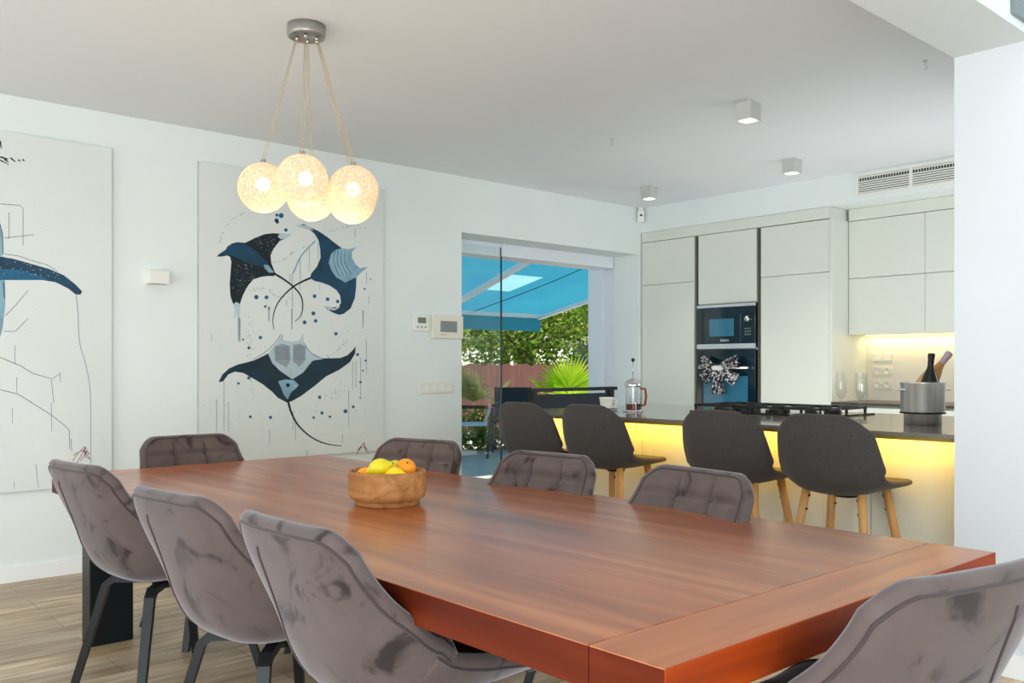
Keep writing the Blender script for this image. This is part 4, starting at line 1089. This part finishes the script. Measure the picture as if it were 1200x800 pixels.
def leaves(n, c, rad, size, seed):
    rnd = random.Random(seed); m = MB(); vs = []; fs = []
    for i in range(n):
        while True:
            p = Vector((rnd.uniform(-1,1), rnd.uniform(-1,1), rnd.uniform(-1,1)))
            if p.length < 1 and (p.length > .45 or rnd.random() < .3): break
        # clumps
        q = Vector((p.x*rad[0], p.y*rad[1], p.z*rad[2]))+Vector((sin(p.y*9)*.15, sin(p.z*8)*.15, sin(p.x*8+p.y*6)*.18))+Vector(c)
        a = Vector((rnd.gauss(0,1), rnd.gauss(0,1), rnd.gauss(0,.6))).normalized(); b = a.orthogonal().normalized()
        b = (b*cos(1)+a.cross(b)*sin(rnd.uniform(0,6))).normalized(); s = size*rnd.uniform(.6,1.3); k = len(vs)
        vs += [q-a*s, q+b*s*.42, q+a*s, q-b*s*.42]; fs.append((k, k+1, k+2, k+3))
    m.add(vs, fs); return m
def tree(lab, x, y, zc, rad, n, size, seed, trunk=.09):
    t = thing('garden_tree', lab, 'tree', (x, y, -.1), 0, 'leafy trees beyond the reed fence')
    leaves(n, (0,0,zc+.1), rad, size, seed).build('foliage', leaf_a, t)
    tr = MB(); rnd = random.Random(seed); tr.tube([(0,0,0),(.05,.05,zc*.4),(-.05,0,zc*.8),(0,.05,zc+.3)], [trunk,trunk*.9,trunk*.7,trunk*.4], 10)
    tr.build('trunk', bark_m, t)
    for i in range(5):
        a = rnd.uniform(0, 6.28); br = MB()
        br.tube([(-.02,0,zc*(.6+.06*i)),(rad[0]*.4*cos(a),rad[1]*.4*sin(a),zc*.9),(rad[0]*.8*cos(a),rad[1]*.8*sin(a),zc+rad[2]*.1)], [.05,.035,.015], 6); br.build('branch', bark_m, t)
tree('leafy green tree beyond the fence at the left of the doorway', -15.0, 10.3, 1.95, (1.4,1.6,1.05), 4200, .085, 1)
tree('leafy green tree beyond the fence above the sunny fan palm', -15.1, 13.75, 2.05, (1.4,1.65,1.25), 4600, .085, 2)
tree('leafy green tree beyond the fence nearest the door frame', -15.0, 17.3, 2.5, (1.35,1.7,1.6), 4600, .085, 3)
tree('tall leafy tree farthest back behind the awning edge', -20.0, 17.5, 3.6, (2.4,5.0,1.9), 6000, .12, 4, .14)

def fan_leaf(base, stem_dir, stem_len, r, n, spread, seed, droop=.12, w=.022):
    rnd = random.Random(seed); d = Vector(stem_dir).normalized(); c = Vector(base)+d*stem_len
    m = MB(); m.tube([base, Vector(base)+d*stem_len*.5+Vector((0,0,.02)), c], .010, 6)
    sd = d.cross(Vector((0,0,1)))
    if sd.length < .1: sd = Vector((.6,.75,0))
    sd.normalize(); nn = sd.cross(d).normalized()
    for i in range(n):
        a = -spread/2+spread*i/(n-1); rr = r*(.8+.2*cos(a*.8))*rnd.uniform(.92,1.05)
        dv = (d*cos(a)+sd*sin(a)).normalized(); pv = dv.cross(nn).normalized()
        vs = []
        for k in range(5):
            u = k/4; p = c+dv*rr*u+nn*(.10*sin(i*1.0)*u*.25)-Vector((0,0,droop*r*u*u)); ww = w*(.5+1.6*u if u < .45 else 1.25*(1-u)/.55+.03)
            vs += [p+pv*ww, p+nn*ww*.5, p-pv*ww]
        fs = []
        for k in range(4): fs += [(3*k, 3*k+3, 3*k+4, 3*k+1), (3*k+1, 3*k+4, 3*k+5, 3*k+2)]
        m.add(vs, fs)
    return m
RVt = RV; 
def palm(lab, loc, lvs, m, skirt):
    t = thing('fan_palm', lab, 'palm', loc, 0, 'fan palms on the garden edge')
    tr = MB(); tr.tube([(0,0,-.08),(0,0,.2),(0,0,.4)], [.10,.12,.08], 10); tr.build('trunk', bark_m, t)
    for i, (dx, df, dz, sl, r_, sp) in enumerate(lvs):
        d = RV*dx+FV*df+Vector((0,0,dz)); fan_leaf((0,0,.35), d, sl, r_, 26, sp, i+5).build('leaf', m, t)
    if skirt:
        sk = MB(); rnd = random.Random(2)
        for i in range(60):
            a = rnd.uniform(0, 6.28); q = Vector((cos(a), sin(a), 0)); sk.tube([q*.08+Vector((0,0,.42)), q*.24+Vector((0,0,.25)), q*rnd.uniform(.2,.34)+Vector((0,0,rnd.uniform(-.05,.1)))], [.012,.012,.004], 4)
        sk.build('dry_skirt', palm_dry, t)
# sunny palm: leaf centre near image (665,448) at about 13.5 m
p0 = FV*13.2+RV*(13.2*.062); palm('bright yellow green fan palm in full sun', (p0.x, p0.y, 0), [(.02,-.1,1,.50,.62,2.7),(-.75,0,1,.42,.55,2.2),(.7,.1,.7,.45,.55,2.3),(.2,.6,1,.4,.5,2.3),(.9,-.2,.25,.4,.5,2.2)], palm_y, False)
p0 = FV*14.3+RV*(14.3*-.037); palm('dull green fan palm with brown dry skirt behind the glass panel', (p0.x, p0.y, 0), [(-.9,-.1,.55,.30,.85,2.5),(-.25,-.2,.9,.3,.8,2.6),(.6,0,.8,.3,.62,2.3),(-1,.3,.15,.3,.7,2.2)], palm_g, True)
def tuft(lab, loc, n, h, m, seed, name='spiky_plant'):
    rnd = random.Random(seed); mb = MB()
    for i in range(n):
        a = rnd.uniform(0, 6.28); t_ = rnd.uniform(.1,.9); q = Vector((cos(a)*t_, sin(a)*t_, 1)).normalized(); s = Vector((-sin(a), cos(a), 0)); hh = h*rnd.uniform(.6,1)
        p = Vector((rnd.uniform(-.06,.06), rnd.uniform(-.06,.06), 0))
        mb.add([p-s*.012, p+s*.012, p+q*hh*.6+s*.012, p+q*hh-Vector((0,0,.1*h*t_)), p+q*hh*.6-s*.012], [(0,1,2,4),(4,2,3)])
    return tag(mb.build(name, m, loc=loc), lab, 'plant')
p0 = FV*13.0+RV*(13.0*.018); tuft('yellow green spiky plant between the outdoor chairs', (p0.x, p0.y, .15), 70, .62, palm_y, 4)
for i, (k, dd, lab) in enumerate(((-.062,12.9,'low green bush at the foot of the glass panel, nearest the house wall'),(-.030,13.1,'low green bush at the middle of the planted border'),(-.001,13.4,'low green bush behind the navy outdoor chair'))):
    p0 = FV*dd+RV*(dd*k); t = thing('low_bush', lab, 'bush', (p0.x, p0.y, -.08), 0, 'low bushes on the garden border')
    leaves(600, (0,0,.28), (.2,.2,.24), .05, 20+i).build('foliage', leaf_b, t); m_ = MB()
    for q in range(4): m_.tube([(0,0,0),(.1*cos(q*1.6),.1*sin(q*1.6),.3)], .008, 5)
    m_.build('stems', bark_m, t)
# outdoor chairs
def garden_chair(lab, loc, rz, fabric_m, top):
    t = thing('garden_chair', lab, 'chair', loc, rz, 'outdoor chairs on the terrace')
    MB().box((-.24,-.24,.42),(.24,.24,.45),0,.006).build('seat', fabric_m, t)
    b = MB(); b.add([(-.24,-.22,.47),(.24,-.22,.47),(.24,-.30,top),(-.24,-.30,top),(-.24,-.20,.47),(.24,-.20,.47),(.24,-.28,top),(-.24,-.28,top)], [(3,2,1,0),(4,5,6,7),(0,1,5,4),(1,2,6,5),(2,3,7,6),(3,0,4,7)]); b.build('backrest', fabric_m, t)
    for sx in (-1,1):
        MB().beam((sx*.255,-.24,0),(sx*.255,-.30,top), .03,.03).build('leg', black_furn, t); MB().beam((sx*.255,.24,0),(sx*.255,.24,.66), .03,.03).build('leg', black_furn, t)
        MB().beam((sx*.255,-.25,.66),(sx*.255,.26,.66), .035,.02).build('armrest', black_furn, t)
def at_depth(px, d): k = (px-600)/F_PX; return FV*d+RV*(d*k)
q = at_depth(550, 12.0); garden_chair('white seated outdoor chair on the terrace behind the glass panel', (q.x, q.y, -.02), radians(140), sling_w, .66)
q = at_depth(600, 12.7); garden_chair('navy backed black outdoor chair beside the edge of the glass panel', (q.x, q.y, -.02), radians(225), mesh_navy, .90)
# far house
fh = thing('neighbour_house', 'white house wall seen through the trees beyond the fence', 'house', (-26, 20, 0))
MB().box((-2,-9,-.3),(2,7,2.6)).build('wall', far_wall_m, fh)
m_ = MB(); m_.add([(-2.4,-9.4,2.55),(2.4,-9.4,2.55),(2.4,7.4,2.55),(-2.4,7.4,2.55),(0,-8,3.6),(0,6,3.6)], [(0,1,4),(1,2,5,4),(2,3,5),(3,0,4,5),(3,2,1,0)]); m_.build('roof', roof_m, fh)
for y in (-6,-2,2,5): MB().box((2.0,y-.5,.9),(2.03,y+.5,2.0)).build('window', dark_glass, fh)

# ------------------------------------------------------------------ light
wd = bpy.data.worlds.new('world'); scene.world = wd; wd.use_nodes = True
N, L = wd.node_tree.nodes, wd.node_tree.links
sky = N.new('ShaderNodeTexSky'); sky.sky_type = 'NISHITA'; sky.sun_disc = False; sky.sun_elevation = radians(62); sky.sun_rotation = radians(90); sky.altitude = 50
L.new(sky.outputs[0], N['Background'].inputs[0]); N['Background'].inputs[1].default_value = .16
def lamp(name, kind, loc, energy, col, **kw):
    ld = bpy.data.lights.new(name, kind); ld.energy = energy; ld.color = col
    for k, v in kw.items():
        if k not in ('to',): setattr(ld, k, v)
    o = bpy.data.objects.new(name, ld); COL.objects.link(o); o.location = loc
    if 'to' in kw: o.rotation_euler = (Vector(kw['to'])-Vector(loc)).to_track_quat('-Z', 'Y').to_euler()
    return o
lamp('sun', 'SUN', (10, 0, 20), 7.0, (1,.96,.88), angle=radians(.6), to=(10-.56*20, 2.0, 0))
lamp('window_light', 'AREA', (-3.3, YB+.06, 1.5), 84, (.96,.98,1), shape='RECTANGLE', size=4.2, size_y=2.4, to=(-3.3, 3, 1.4))
lamp('window_light', 'AREA', (XL-.06, .6, 1.9), 82, (.93,.96,1), shape='RECTANGLE', size=4.5, size_y=3.2, to=(-3, .6, 1.5))
lamp('skylight', 'AREA', (.6, .8, 5.35), 42, (.92,.96,1), shape='RECTANGLE', size=3, size_y=4, to=(.6, .8, 0))
lamp('ceiling_bounce_fill', 'AREA', (.9, -1.4, .5), 215, (.90,.96,1), shape='RECTANGLE', size=3, size_y=2.2, to=(-1.8, 1.2, 2.66))  # added fill behind the camera, stands in for floor bounce onto the ceiling
lamp('kitchen_bounce_fill', 'AREA', (-3.0, 5.82, .25), 20, (.97,.98,1), shape='RECTANGLE', size=2.6, size_y=1.0, to=(-3.0, 5.82, 2.66))  # added fill hidden behind the counter to brighten the kitchen ceiling
lamp('kitchen_side_light', 'AREA', (-1.53, 5.9, 1.6), 12, (.95,.97,1), shape='RECTANGLE', size=1.3, size_y=1.2, to=(-4, 5.9, 1.4))  # unseen area light at the closed right kitchen wall, no window there
lamp('counter_strip_light', 'AREA', ((PX0+PX1)/2, 3.90, CZ-.030), 10, (1,.56,.045), shape='RECTANGLE', size=2.6, size_y=.03, to=((PX0+PX1)/2, 3.95, .2))
lamp('backsplash_strip_light', 'AREA', (-2.55, 7.03, 1.42), 3.6, (1,.78,.36), shape='RECTANGLE', size=2.0, size_y=.03, to=(-2.55, 7.06, .9))
scene.view_settings.view_transform = 'Standard'
scene.view_settings.look = 'None'
scene.view_settings.exposure = 0.08
scene.cycles.max_bounces = 10; scene.cycles.diffuse_bounces = 6; scene.cycles.transparent_max_bounces = 24
scene.cycles.sample_clamp_indirect = 6
